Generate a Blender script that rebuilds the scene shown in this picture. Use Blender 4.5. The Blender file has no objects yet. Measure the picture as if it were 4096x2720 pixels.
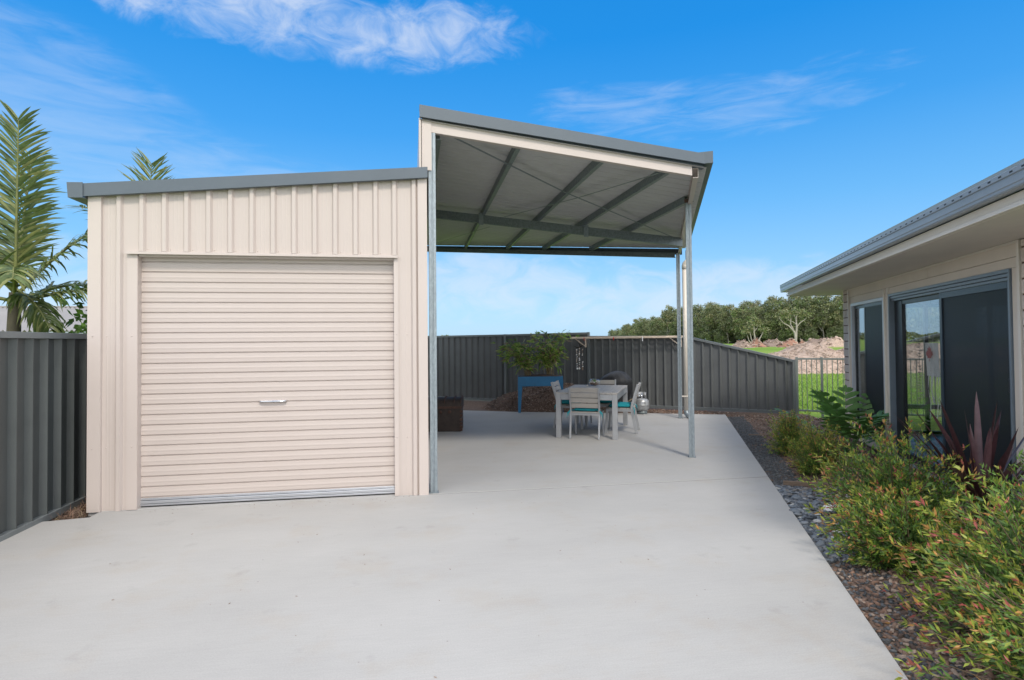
import bpy, math, random
import numpy as np
from mathutils import Vector, Matrix
R = math.radians
random.seed(7)
S = bpy.context.scene
COL = S.collection

# ------------------------------------------------------------------ camera
cam_d = bpy.data.cameras.new('camera')
cam = bpy.data.objects.new('camera', cam_d); COL.objects.link(cam)
def cam_axes(p, r, y):
    c, s = math.cos, math.sin
    Ry = Matrix(((c(y), -s(y), 0), (s(y), c(y), 0), (0, 0, 1)))
    Rp = Matrix(((1, 0, 0), (0, c(p), -s(p)), (0, s(p), c(p))))
    Rr = Matrix(((c(r), 0, s(r)), (0, 1, 0), (-s(r), 0, c(r))))
    return Ry @ Rp @ Rr
M = cam_axes(R(1.0986), R(0.528), R(-9.7194))
rot = Matrix((M.col[0], M.col[2], -M.col[1])).transposed()
cam.matrix_world = Matrix.Translation((0, 0, 1.57)) @ rot.to_4x4()
cam_d.sensor_width = 36; cam_d.sensor_fit = 'HORIZONTAL'
cam_d.lens = 2322.87 / 4096 * 36
cam_d.shift_y = -0.00895
cam_d.clip_start = 0.05; cam_d.clip_end = 6000
S.camera = cam

# ------------------------------------------------------------------ sky, sun, exposure
SUN_EL, SUN_AZ = R(47), math.atan2(0.13, -0.991)     # azimuth measured from +Y towards +X
W = bpy.data.worlds.new('World'); S.world = W; W.use_nodes = True
nt = W.node_tree; nt.nodes.clear()
def N(t, **k):
    n = nt.nodes.new(t)
    for a, b in k.items(): setattr(n, a, b)
    return n
def lk(a, b): nt.links.new(a, b)
def math_(op, a, b=None, c=None):
    n = N('ShaderNodeMath', operation=op)
    for i, v in enumerate((a, b, c)):
        if v is None: continue
        if isinstance(v, (int, float)): n.inputs[i].default_value = v
        else: lk(v, n.inputs[i])
    return n.outputs[0]
sky = N('ShaderNodeTexSky', sky_type='NISHITA', sun_disc=False)
sky.sun_elevation = SUN_EL; sky.sun_rotation = SUN_AZ
sky.altitude = 0; sky.air_density = 1.0; sky.dust_density = 0.6; sky.ozone_density = 2.0
hsv = N('ShaderNodeHueSaturation'); hsv.inputs['Saturation'].default_value = 1.3; hsv.inputs['Value'].default_value = 1.0
lk(sky.outputs[0], hsv.inputs['Color'])
# a clear deep blue that pales to the horizon, laid over the physical sky
grad = N('ShaderNodeValToRGB'); e_ = grad.color_ramp.elements
EXPO, SKYS = 0.95, 0.15
GK = 1 / (SKYS * 2 ** EXPO)      # ramp colours are written as they appear in the picture
stops = [(0.0, (.365, .645, .940)), (.10, (.275, .575, .930)), (.22, (.135, .465, .905)), (.34, (.042, .350, .860)), (.48, (.004, .275, .800)), (1.0, (.004, .190, .640))]
while len(e_) < len(stops): e_.new(.5)
for q, (p_, c_) in zip(e_, stops): q.position = p_; q.color = (*c_, 1)
gm = N('ShaderNodeMix', data_type='RGBA'); gm.inputs[0].default_value = 0.88
tc = N('ShaderNodeTexCoord')
sep = N('ShaderNodeSeparateXYZ'); lk(tc.outputs['Generated'], sep.inputs[0])
az = math_('ARCTAN2', sep.outputs[0], sep.outputs[1])
el = math_('ARCSINE', sep.outputs[2])
cv = N('ShaderNodeCombineXYZ'); lk(az, cv.inputs[0]); lk(math_('MULTIPLY', el, 1.7), cv.inputs[1])
n1 = N('ShaderNodeTexNoise'); n1.inputs['Scale'].default_value = 13; n1.inputs['Detail'].default_value = 9; n1.inputs['Roughness'].default_value = 0.62
n1.inputs['Distortion'].default_value = 0.7
gs = N('ShaderNodeVectorMath', operation='SCALE'); gs.inputs['Scale'].default_value = GK
lk(math_('MAXIMUM', el, 0.0), grad.inputs[0]); lk(grad.outputs[0], gs.inputs[0]); lk(hsv.outputs[0], gm.inputs[6]); lk(gs.outputs[0], gm.inputs[7])
lk(cv.outputs[0], n1.inputs['Vector'])
cs = N('ShaderNodeMapping'); cs.inputs['Rotation'].default_value = (0, 0, R(-12)); cs.inputs['Scale'].default_value = (1.0, 3.2, 1)
lk(cv.outputs[0], cs.inputs['Vector'])
n2 = N('ShaderNodeTexNoise'); n2.inputs['Scale'].default_value = 8; n2.inputs['Detail'].default_value = 10; n2.inputs['Roughness'].default_value = 0.6
n2.inputs['Distortion'].default_value = 0.6
lk(cs.outputs[0], n2.inputs['Vector'])
def blob(a, e, wa, we, tilt=0.0):
    da = math_('SUBTRACT', az, a); de = math_('SUBTRACT', el, e)
    de = math_('SUBTRACT', de, math_('MULTIPLY', da, tilt))
    q = math_('ADD', math_('POWER', math_('ABSOLUTE', math_('DIVIDE', da, wa)), 2), math_('POWER', math_('ABSOLUTE', math_('DIVIDE', de, we)), 2))
    return math_('MAXIMUM', math_('SUBTRACT', 1.0, q), 0.0)
def cloud(masks, noise, lo, hi, gain):
    m = masks[0]
    for k in masks[1:]: m = math_('MAXIMUM', m, k)
    v = math_('ADD', math_('MULTIPLY', m, 0.42), noise)
    mr = N('ShaderNodeMapRange', interpolation_type='SMOOTHSTEP')
    mr.inputs['From Min'].default_value = lo; mr.inputs['From Max'].default_value = hi
    lk(v, mr.inputs['Value'])
    return math_('MULTIPLY', math_('MULTIPLY', mr.outputs[0], math_('MINIMUM', math_('MULTIPLY', m, 3.0), 1.0)), gain)
c1 = cloud([blob(-0.25, 0.50, 0.27, 0.08, -0.05), blob(0.0, 0.485, 0.27, 0.06, 0.02), blob(-0.41, 0.49, 0.16, 0.06, -0.2)], n1.outputs[0], 0.57, 1.16, 0.70)
c2 = cloud([blob(0.38, 0.375, 0.22, 0.06, -0.10), blob(0.58, 0.365, 0.25, 0.06, 0.02), blob(0.28, 0.385, 0.1, 0.04, -.1)], n2.outputs[0], 0.66, 1.15, 0.26)
c3 = cloud([blob(-0.55, 0.335, 0.30, 0.12, -0.25), blob(-0.36, 0.24, 0.35, 0.08, 0.0)], n2.outputs[0], 0.46, 1.15, 0.24)
c4 = cloud([blob(0.12, 0.10, 0.30, 0.08, 0.0), blob(0.5, 0.07, 0.5, 0.07, 0), blob(-0.7, 0.08, 0.5, 0.10, 0.0)], n1.outputs[0], 0.55, 1.05, 0.5)
# unseen broken cloud round the rest of the sky, brightened as added fill light
far = math_('MAXIMUM', math_('MAXIMUM', math_('SUBTRACT', math_('ABSOLUTE', az), 1.15), math_('SUBTRACT', el, 0.60)), 0.0)
c5v = N('ShaderNodeMapRange', interpolation_type='SMOOTHSTEP'); c5v.inputs['From Min'].default_value = 0.34; c5v.inputs['From Max'].default_value = 0.56
n3 = N('ShaderNodeTexNoise'); n3.inputs['Scale'].default_value = 3.2; n3.inputs['Detail'].default_value = 8; lk(tc.outputs['Generated'], n3.inputs['Vector'])
lk(n3.outputs[0], c5v.inputs['Value'])
c5 = math_('MULTIPLY', math_('MULTIPLY', c5v.outputs[0], math_('MINIMUM', math_('MULTIPLY', far, 2.5), 1.0)), 0.92)
ct = math_('MAXIMUM', math_('MAXIMUM', c1, c2), math_('MAXIMUM', c3, c4))
mx5 = N('ShaderNodeMix', data_type='RGBA'); lk(c5, mx5.inputs[0]); mx5.inputs[7].default_value = (2.45 * GK, 2.42 * GK, 2.37 * GK, 1)
mx = N('ShaderNodeMix', data_type='RGBA'); lk(ct, mx.inputs[0]); lk(gm.outputs[2], mx5.inputs[6]); lk(mx5.outputs[2], mx.inputs[6])
mx.inputs[7].default_value = (.80 * GK, .865 * GK, .965 * GK, 1)
bg = N('ShaderNodeBackground'); bg.inputs['Strength'].default_value = SKYS; lk(mx.outputs[2], bg.inputs['Color'])
wo = N('ShaderNodeOutputWorld'); lk(bg.outputs[0], wo.inputs['Surface'])

sd = bpy.data.lights.new('sun', 'SUN'); sd.energy = 1.1; sd.angle = R(9.0); sd.color = (1.0, 0.92, 0.80)
sun = bpy.data.objects.new('sun', sd); COL.objects.link(sun)
sv = Vector((math.sin(SUN_AZ) * math.cos(SUN_EL), math.cos(SUN_AZ) * math.cos(SUN_EL), math.sin(SUN_EL)))
sun.rotation_euler = sv.to_track_quat('Z', 'Y').to_euler(); sun.location = sv * 60
S.view_settings.view_transform = 'Standard'; S.view_settings.look = 'None'
S.view_settings.gamma = 1; S.view_settings.use_curve_mapping = False
S.view_settings.exposure = EXPO

# ------------------------------------------------------------------ materials
def mat(name, col, rough=0.6, var=0.12, scale=6.0, bump=0.0, bscale=60.0, metal=0.0, spec=0.5, col2=None, stretch=None, sub=None):
    m = bpy.data.materials.new(name); m.use_nodes = True
    t = m.node_tree; b = t.nodes['Principled BSDF']
    b.inputs['Roughness'].default_value = rough; b.inputs['Metallic'].default_value = metal
    b.inputs['Specular IOR Level'].default_value = spec
    c = t.nodes.new('ShaderNodeTexCoord'); vec = c.outputs['Object']
    if stretch:
        mp = t.nodes.new('ShaderNodeMapping'); mp.inputs['Scale'].default_value = stretch
        t.links.new(vec, mp.inputs['Vector']); vec = mp.outputs[0]
    n = t.nodes.new('ShaderNodeTexNoise'); n.inputs['Scale'].default_value = scale; n.inputs['Detail'].default_value = 5; n.inputs['Roughness'].default_value = 0.65
    t.links.new(vec, n.inputs['Vector'])
    r = t.nodes.new('ShaderNodeValToRGB')
    a = [max(0, x * (1 - var)) for x in col]; z = list(col2) if col2 else [min(1, x * (1 + var)) for x in col]
    r.color_ramp.elements[0].position = 0.32; r.color_ramp.elements[1].position = 0.68
    r.color_ramp.elements[0].color = (*a, 1); r.color_ramp.elements[1].color = (*z, 1)
    t.links.new(n.outputs[0], r.inputs[0]); t.links.new(r.outputs[0], b.inputs['Base Color'])
    if bump:
        n2 = t.nodes.new('ShaderNodeTexNoise'); n2.inputs['Scale'].default_value = bscale; n2.inputs['Detail'].default_value = 4
        t.links.new(vec, n2.inputs['Vector'])
        bp = t.nodes.new('ShaderNodeBump'); bp.inputs['Strength'].default_value = bump; bp.inputs['Distance'].default_value = 0.01
        t.links.new(n2.outputs[0], bp.inputs['Height']); t.links.new(bp.outputs[0], b.inputs['Normal'])
    return m
def leafmat(name, col, var=0.3, rough=0.45, trans=0.25):
    m = mat(name, col, rough, var, 9.0)
    t = m.node_tree; b = t.nodes['Principled BSDF']; out = t.nodes['Material Output']
    ramp = [n for n in t.nodes if n.type == 'VALTORGB'][0]
    tr = t.nodes.new('ShaderNodeBsdfTranslucent'); t.links.new(ramp.outputs[0], tr.inputs['Color'])
    mxs = t.nodes.new('ShaderNodeMixShader'); mxs.inputs[0].default_value = trans
    t.links.new(b.outputs[0], mxs.inputs[1]); t.links.new(tr.outputs[0], mxs.inputs[2]); t.links.new(mxs.outputs[0], out.inputs['Surface'])
    return m
def glassmat(name, tint, ior, extra=0.0):
    m = bpy.data.materials.new(name); m.use_nodes = True; t = m.node_tree
    for n in list(t.nodes):
        if n.type != 'OUTPUT_MATERIAL': t.nodes.remove(n)
    o = [n for n in t.nodes if n.type == 'OUTPUT_MATERIAL'][0]
    tr = t.nodes.new('ShaderNodeBsdfTransparent'); tr.inputs[0].default_value = (*tint, 1)
    gl = t.nodes.new('ShaderNodeBsdfGlossy'); gl.inputs['Roughness'].default_value = 0.004; gl.inputs[0].default_value = (0.95, 0.97, 1, 1)
    fr = t.nodes.new('ShaderNodeFresnel'); ge = t.nodes.new('ShaderNodeNewGeometry')
    mr = t.nodes.new('ShaderNodeMapRange'); mr.inputs['To Min'].default_value = ior; mr.inputs['To Max'].default_value = 1 / ior
    t.links.new(ge.outputs['Backfacing'], mr.inputs['Value']); t.links.new(mr.outputs[0], fr.inputs[0])   # a thin pane: both faces reflect alike
    mxs = t.nodes.new('ShaderNodeMixShader')
    t.links.new(fr.outputs[0], mxs.inputs[0]); t.links.new(tr.outputs[0], mxs.inputs[1]); t.links.new(gl.outputs[0], mxs.inputs[2])
    t.links.new(mxs.outputs[0], o.inputs['Surface']); return m

CREAM = mat('cream_steel', (0.535, 0.468, 0.432), 0.38, 0.02, .6)
CREAM2 = mat('cream_flashing', (0.552, 0.484, 0.448), 0.4, 0.03, 1.2)
BASALT = mat('blue_grey_steel', (0.098, 0.122, 0.148), 0.42, 0.06, 1.5)
GALV = mat('galvanised_steel', (0.29, 0.335, 0.365), 0.45, 0.18, 55.0, 0.03, 90, metal=0.55, stretch=(1, 1, .35))
GALVD = mat('galvanised_purlin', (0.20, 0.235, 0.25), 0.5, 0.22, 30.0, metal=0.35)
UNDER = mat('roof_underside', (0.50, 0.505, 0.50), 0.6, 0.04, 2.0)
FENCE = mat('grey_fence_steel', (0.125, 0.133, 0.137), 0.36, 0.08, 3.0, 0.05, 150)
FENCES = mat('side_fence_steel', (0.066, 0.075, 0.075), 0.45, 0.10, 3.0, 0.05, 150)  # side fence sheets, a darker tone than the back fence
FENCEC = mat('grey_fence_capping', (0.155, 0.172, 0.178), 0.42, 0.08, 3.0)
ALU = mat('aluminium', (0.62, 0.64, 0.68), 0.3, 0.06, 4.0, metal=0.8)
CHROME = mat('chrome', (0.75, 0.77, 0.8), 0.08, 0.02, 4.0, metal=1.0)
RUBBER = mat('black_rubber', (0.015, 0.014, 0.014), 0.8, 0.2, 10)
BLACKAL = mat('black_window_frame', (0.012, 0.014, 0.018), 0.35, 0.1, 4.0)
GREYAL = mat('grey_window_frame', (0.16, 0.195, 0.23), 0.35, 0.06, 4.0)
PALEAL = mat('pale_window_frame', (0.55, 0.57, 0.6), 0.35, 0.04, 4.0)
WALLC = mat('cream_cladding', (0.68, 0.595, 0.505), 0.65, 0.04, 2.0, 0.03, 80)
TRIMC = mat('cream_trim', (0.72, 0.66, 0.58), 0.5, 0.03, 2.0)
SOFF = mat('soffit_board', (0.68, 0.63, 0.56), 0.7, 0.04, 2.0)
FASC = mat('cream_fascia', (0.76, 0.70, 0.62), 0.5, 0.03, 2.0)
GUTT = mat('grey_gutter', (0.30, 0.345, 0.39), 0.32, 0.05, 2.0, metal=0.25)
ROOFG = mat('dark_grey_roof', (0.10, 0.12, 0.14), 0.45, 0.08, 2.0)
BRICKS = [mat('brick_cream_%s' % k, c, 0.85, 0.14, 25, 0.3, 120) for k, c in zip('abc', ((0.62, 0.535, 0.465), (0.56, 0.475, 0.41), (0.66, 0.58, 0.51)))]
MORTAR = mat('brown_mortar', (0.14, 0.085, 0.06), 0.9, 0.2, 30, 0.2, 150)
PLASTER = mat('room_paint', (0.55, 0.54, 0.52), 0.8, 0.05, 2.0)
TILE = mat('room_floor', (0.22, 0.21, 0.20), 0.3, 0.06, 3.0)
GLASS = glassmat('window_glass', (0.96, 0.97, 0.97), 2.3)
BOWLG = glassmat('bowl_glass', (0.975, 0.985, 0.985), 1.5)
FURN = mat('grey_aluminium_frame', (0.36, 0.37, 0.385), 0.45, 0.06, 8.0, metal=0.3)
SLATM = mat('greige_slat', (0.40, 0.375, 0.345), 0.7, 0.10, 14.0, 0.12, 120, stretch=(1, 6, 6))
TEAL = mat('turquoise_cushion', (0.012, 0.30, 0.36), 0.85, 0.14, 16.0, 0.4, 220)
BLUE = mat('blue_planter_steel', (0.008, 0.14, 0.30), 0.5, 0.15, 5.0, 0.06, 60)
SOIL = mat('dark_soil', (0.035, 0.026, 0.020), 0.95, 0.5, 22, 0.8, 40)
MULCH = mat('bark_mulch', (0.12, 0.080, 0.060), 0.95, 0.55, 30, 0.9, 60)
CHIP = [mat('mulch_chip_%s' % k, c, 0.9, 0.3, 40) for k, c in zip('abcd', ((0.16, 0.105, 0.08), (0.08, 0.055, 0.045), (0.30, 0.23, 0.185), (0.20, 0.12, 0.085)))]
GRAV = [mat('gravel_%s' % k, c, 0.85, 0.25, 40) for k, c in zip('abc', ((0.066, 0.070, 0.076), (0.105, 0.11, 0.117), (0.045, 0.047, 0.05)))]
PEB = [mat('pebble_%s' % k, c, 0.55, 0.22, 30) for k, c in zip('abcde', ((0.13, 0.15, 0.175), (0.065, 0.075, 0.09), (0.20, 0.215, 0.235), (0.42, 0.42, 0.41), (0.16, 0.15, 0.14)))]
BAGBLK = mat('black_cover_cloth', (0.018, 0.019, 0.022), 0.55, 0.3, 8, 0.3, 40)
GASM = mat('silver_gas_paint', (0.36, 0.37, 0.38), 0.38, 0.08, 8, metal=0.5)
CHESTM = mat('dark_brown_chest', (0.040, 0.028, 0.023), 0.7, 0.3, 9, 0.3, 50)
CHESTR = mat('rusty_brown_trim', (0.075, 0.038, 0.027), 0.75, 0.3, 12, 0.4, 50)
WOODL = mat('pale_clothesline_paint', (0.62, 0.52, 0.42), 0.55, 0.08, 6)
SHELL = mat('shell', (0.66, 0.58, 0.50), 0.5, 0.25, 30)
TWIG = mat('dark_twig', (0.03, 0.022, 0.018), 0.9, 0.3, 20)
PVC = mat('cream_pvc_pipe', (0.74, 0.68, 0.60), 0.4, 0.03, 3)
WHITE = mat('white_cloth', (0.86, 0.86, 0.85), 0.85, 0.05, 8)
RED = mat('red_print', (0.50, 0.03, 0.03), 0.8, 0.1, 8)
MATB = mat('pale_blue_mat', (0.33, 0.58, 0.72), 0.8, 0.08, 10)
TIMB = mat('weathered_timber', (0.20, 0.145, 0.105), 0.85, 0.25, 14, 0.3, 60, stretch=(1, 6, 6))
STEM = mat('brown_stem', (0.12, 0.085, 0.05), 0.8, 0.3, 14)
BAMST = mat('bamboo_cane', (0.22, 0.165, 0.08), 0.6, 0.25, 14)
BARK = mat('pale_gum_bark', (0.33, 0.30, 0.26), 0.85, 0.25, 3, 0.3, 12)
BARKD = mat('grey_brown_bark', (0.17, 0.14, 0.115), 0.9, 0.25, 3, 0.3, 12)
PALMTR = mat('palm_trunk', (0.085, 0.075, 0.05), 0.85, 0.25, 8)
L_DK = leafmat('leaf_dark_green', (0.070, 0.135, 0.034), trans=.3)
L_MD = leafmat('leaf_mid_green', (0.125, 0.235, 0.040), trans=.32)
L_YG = leafmat('leaf_yellow_green', (0.30, 0.35, 0.055), trans=.32)
L_OR = leafmat('leaf_orange_tip', (0.46, 0.24, 0.07))
L_RD = leafmat('leaf_red_tip', (0.42, 0.11, 0.09))
L_PH = leafmat('leaf_glossy_green', (0.085, 0.20, 0.045), rough=0.5, trans=0.15)
L_COR = leafmat('leaf_maroon', (0.062, 0.026, 0.031), rough=0.35, trans=0.12)
L_CORL = leafmat('leaf_purple_brown', (0.135, 0.068, 0.074), rough=0.35, trans=0.12)
L_PALM = leafmat('palm_leaflet', (0.10, 0.145, 0.04), rough=0.35)
L_PALMY = leafmat('palm_leaflet_yellow', (0.22, 0.24, 0.08), rough=0.4)
L_DRY = leafmat('dry_leaflet', (0.27, 0.20, 0.12), rough=0.7)
L_BAM = leafmat('bamboo_leaf', (0.30, 0.42, 0.085), trans=.4)
L_BAMY = leafmat('bamboo_leaf_pale', (0.42, 0.43, 0.14))
G_A = leafmat('gum_leaf_olive', (0.175, 0.195, 0.085), trans=0.12)
G_B = leafmat('gum_leaf_dark', (0.105, 0.130, 0.060), trans=0.12)
G_C = leafmat('gum_leaf_warm', (0.245, 0.230, 0.110), trans=0.12)
G_D = leafmat('gum_leaf_bright', (0.155, 0.215, 0.065), trans=0.12)
GRASS_A = leafmat('grass_blade', (0.19, 0.33, 0.045), trans=0.3)
GRASS_B = leafmat('grass_blade_yellow', (0.30, 0.38, 0.08), trans=0.3)
STRAW = [mat('pale_mulch_%s' % k, c, 0.9, 0.3, 5, 0.4, 8) for k, c in zip('ab', ((0.37, 0.275, 0.215), (0.46, 0.36, 0.29)))]

def concrete():
    m = bpy.data.materials.new('broomed_concrete'); m.use_nodes = True; t = m.node_tree; b = t.nodes['Principled BSDF']
    L = t.links.new
    c = t.nodes.new('ShaderNodeTexCoord')
    def noise(scale, detail, vec, rough=0.6):
        n = t.nodes.new('ShaderNodeTexNoise'); n.inputs['Scale'].default_value = scale; n.inputs['Detail'].default_value = detail; n.inputs['Roughness'].default_value = rough
        L(vec, n.inputs['Vector']); return n.outputs[0]
    def ramp(v, p0, p1, c0, c1):
        r = t.nodes.new('ShaderNodeValToRGB'); e = r.color_ramp.elements
        e[0].position, e[1].position, e[0].color, e[1].color = p0, p1, (*c0, 1), (*c1, 1); L(v, r.inputs[0]); return r.outputs[0]
    def mul(a, bb, f=1.0):
        x = t.nodes.new('ShaderNodeMix'); x.data_type = 'RGBA'; x.blend_type = 'MULTIPLY'; x.inputs[0].default_value = f
        L(a, x.inputs[6]); L(bb, x.inputs[7]); return x.outputs[2]
    o = c.outputs['Object']
    mp = t.nodes.new('ShaderNodeMapping'); mp.inputs['Rotation'].default_value = (0, 0, R(4)); mp.inputs['Scale'].default_value = (0.5, 11, 1); L(o, mp.inputs['Vector'])
    mp2 = t.nodes.new('ShaderNodeMapping'); mp2.inputs['Rotation'].default_value = (0, 0, R(-18)); mp2.inputs['Scale'].default_value = (0.45, 1.6, 1); L(o, mp2.inputs['Vector'])
    base = ramp(noise(0.55, 6, o), 0.3, 0.7, (0.402, 0.397, 0.387), (0.455, 0.450, 0.441))
    streak = ramp(noise(1.3, 6, mp2.outputs[0]), 0.36, 0.62, (0.955, 0.955, 0.96), (1, 1, 1))
    broom = ramp(noise(9, 4, mp.outputs[0], 0.7), 0.3, 0.7, (0.915, 0.915, 0.915), (1, 1, 1))
    warm = ramp(noise(1.6, 7, o, .68), 0.52, 0.72, (1, 1, 1), (0.98, 0.935, 0.88))
    grain = ramp(noise(120, 2, o), 0.3, 0.7, (0.88, 0.88, 0.88), (1, 1, 1))
    spots = ramp(noise(3.1, 6, o, 0.6), 0.62, 0.74, (1, 1, 1), (0.87, 0.865, 0.86))
    vo = t.nodes.new('ShaderNodeTexVoronoi'); vo.inputs['Scale'].default_value = 5.0; L(o, vo.inputs['Vector'])
    fl = ramp(vo.outputs['Distance'], 0.018, 0.03, (0.55, 0.53, 0.5), (1, 1, 1))
    col = mul(mul(mul(mul(mul(mul(base, streak), broom), warm), grain), spots), fl)
    L(col, b.inputs['Base Color']); b.inputs['Roughness'].default_value = 0.8; b.inputs['Specular IOR Level'].default_value = 0.3
    bp = t.nodes.new('ShaderNodeBump'); bp.inputs['Strength'].default_value = 0.25; bp.inputs['Distance'].default_value = 0.003
    L(noise(9, 4, mp.outputs[0], 0.7), bp.inputs['Height']); L(bp.outputs[0], b.inputs['Normal'])
    return m
CONC = concrete()

def fieldmat():
    m = bpy.data.materials.new('field_ground'); m.use_nodes = True; t = m.node_tree; b = t.nodes['Principled BSDF']; L = t.links.new
    c = t.nodes.new('ShaderNodeTexCoord')
    n = t.nodes.new('ShaderNodeTexNoise'); n.inputs['Scale'].default_value = 0.09; n.inputs['Detail'].default_value = 8; L(c.outputs['Object'], n.inputs['Vector'])
    r = t.nodes.new('ShaderNodeValToRGB'); e = r.color_ramp.elements
    e[0].position = 0.35; e[1].position = 0.68; e[0].color = (0.13, 0.22, 0.035, 1); e[1].color = (0.25, 0.27, 0.09, 1)
    x = e.new(0.52); x.color = (0.17, 0.26, 0.045, 1)
    L(n.outputs[0], r.inputs[0])
    n2 = t.nodes.new('ShaderNodeTexNoise'); n2.inputs['Scale'].default_value = 6; n2.inputs['Detail'].default_value = 6; L(c.outputs['Object'], n2.inputs['Vector'])
    mm = t.nodes.new('ShaderNodeMix'); mm.data_type = 'RGBA'; mm.blend_type = 'MULTIPLY'; mm.inputs[0].default_value = 0.7
    L(r.outputs[0], mm.inputs[6]); L(n2.outputs[0], mm.inputs[7])
    L(r.outputs[0], b.inputs['Base Color']); b.inputs['Roughness'].default_value = 0.95; b.inputs['Specular IOR Level'].default_value = 0.1
    bp = t.nodes.new('ShaderNodeBump'); bp.inputs['Strength'].default_value = 0.8; bp.inputs['Distance'].default_value = 0.1
    L(n2.outputs[0], bp.inputs['Height']); L(bp.outputs[0], b.inputs['Normal'])
    return m
FIELD = fieldmat()

def meshmat():
    m = bpy.data.materials.new('fly_screen_mesh'); m.use_nodes = True; t = m.node_tree; b = t.nodes['Principled BSDF']; o = t.nodes['Material Output']
    b.inputs['Base Color'].default_value = (0.007, 0.009, 0.012, 1); b.inputs['Roughness'].default_value = .5
    tr = t.nodes.new('ShaderNodeBsdfTransparent'); mxs = t.nodes.new('ShaderNodeMixShader')
    n = t.nodes.new('ShaderNodeTexNoise'); n.inputs['Scale'].default_value = 160; c = t.nodes.new('ShaderNodeTexCoord'); t.links.new(c.outputs['Object'], n.inputs['Vector'])
    r = t.nodes.new('ShaderNodeMapRange'); r.inputs['To Min'].default_value = .78; r.inputs['To Max'].default_value = .95; t.links.new(n.outputs[0], r.inputs['Value'])
    t.links.new(r.outputs[0], mxs.inputs[0]); t.links.new(tr.outputs[0], mxs.inputs[1]); t.links.new(b.outputs[0], mxs.inputs[2]); t.links.new(mxs.outputs[0], o.inputs['Surface']); return m
SCREEN = meshmat()

# ------------------------------------------------------------------ builders
def tag(o, label=None, cat=None, group=None, kind=None):
    for k, v in (('label', label), ('category', cat), ('group', group), ('kind', kind)):
        if v: o[k] = v
    return o
def empty(name, loc=(0, 0, 0), rz=0.0, label=None, cat=None, group=None):
    o = bpy.data.objects.new(name, None); COL.objects.link(o); o.location = loc; o.rotation_euler = (0, 0, rz)
    o.empty_display_size = 0.1
    return tag(o, label, cat, group)
def link(name, me, parent=None, loc=None, rot=None):
    o = bpy.data.objects.new(name, me); COL.objects.link(o)
    if parent: o.parent = parent
    if loc is not None: o.location = loc
    if rot is not None: o.rotation_euler = rot
    return o
def np_mesh(name, V, T, mats, mi=None, smooth=False):
    V = np.asarray(V, dtype=np.float32); T = np.asarray(T, dtype=np.int32)
    me = bpy.data.meshes.new(name)
    k = T.shape[1]
    me.vertices.add(len(V)); me.vertices.foreach_set('co', V.ravel())
    me.loops.add(T.size); me.loops.foreach_set('vertex_index', T.ravel())
    me.polygons.add(len(T)); me.polygons.foreach_set('loop_start', np.arange(0, T.size, k, dtype=np.int32))
    if not isinstance(mats, (list, tuple)): mats = [mats]
    for m in mats: me.materials.append(m)
    if mi is not None: me.polygons.foreach_set('material_index', np.asarray(mi, dtype=np.int32))
    if smooth: me.polygons.foreach_set('use_smooth', np.ones(len(T), dtype=bool))
    me.update(calc_edges=True); me.validate()
    return me
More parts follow.
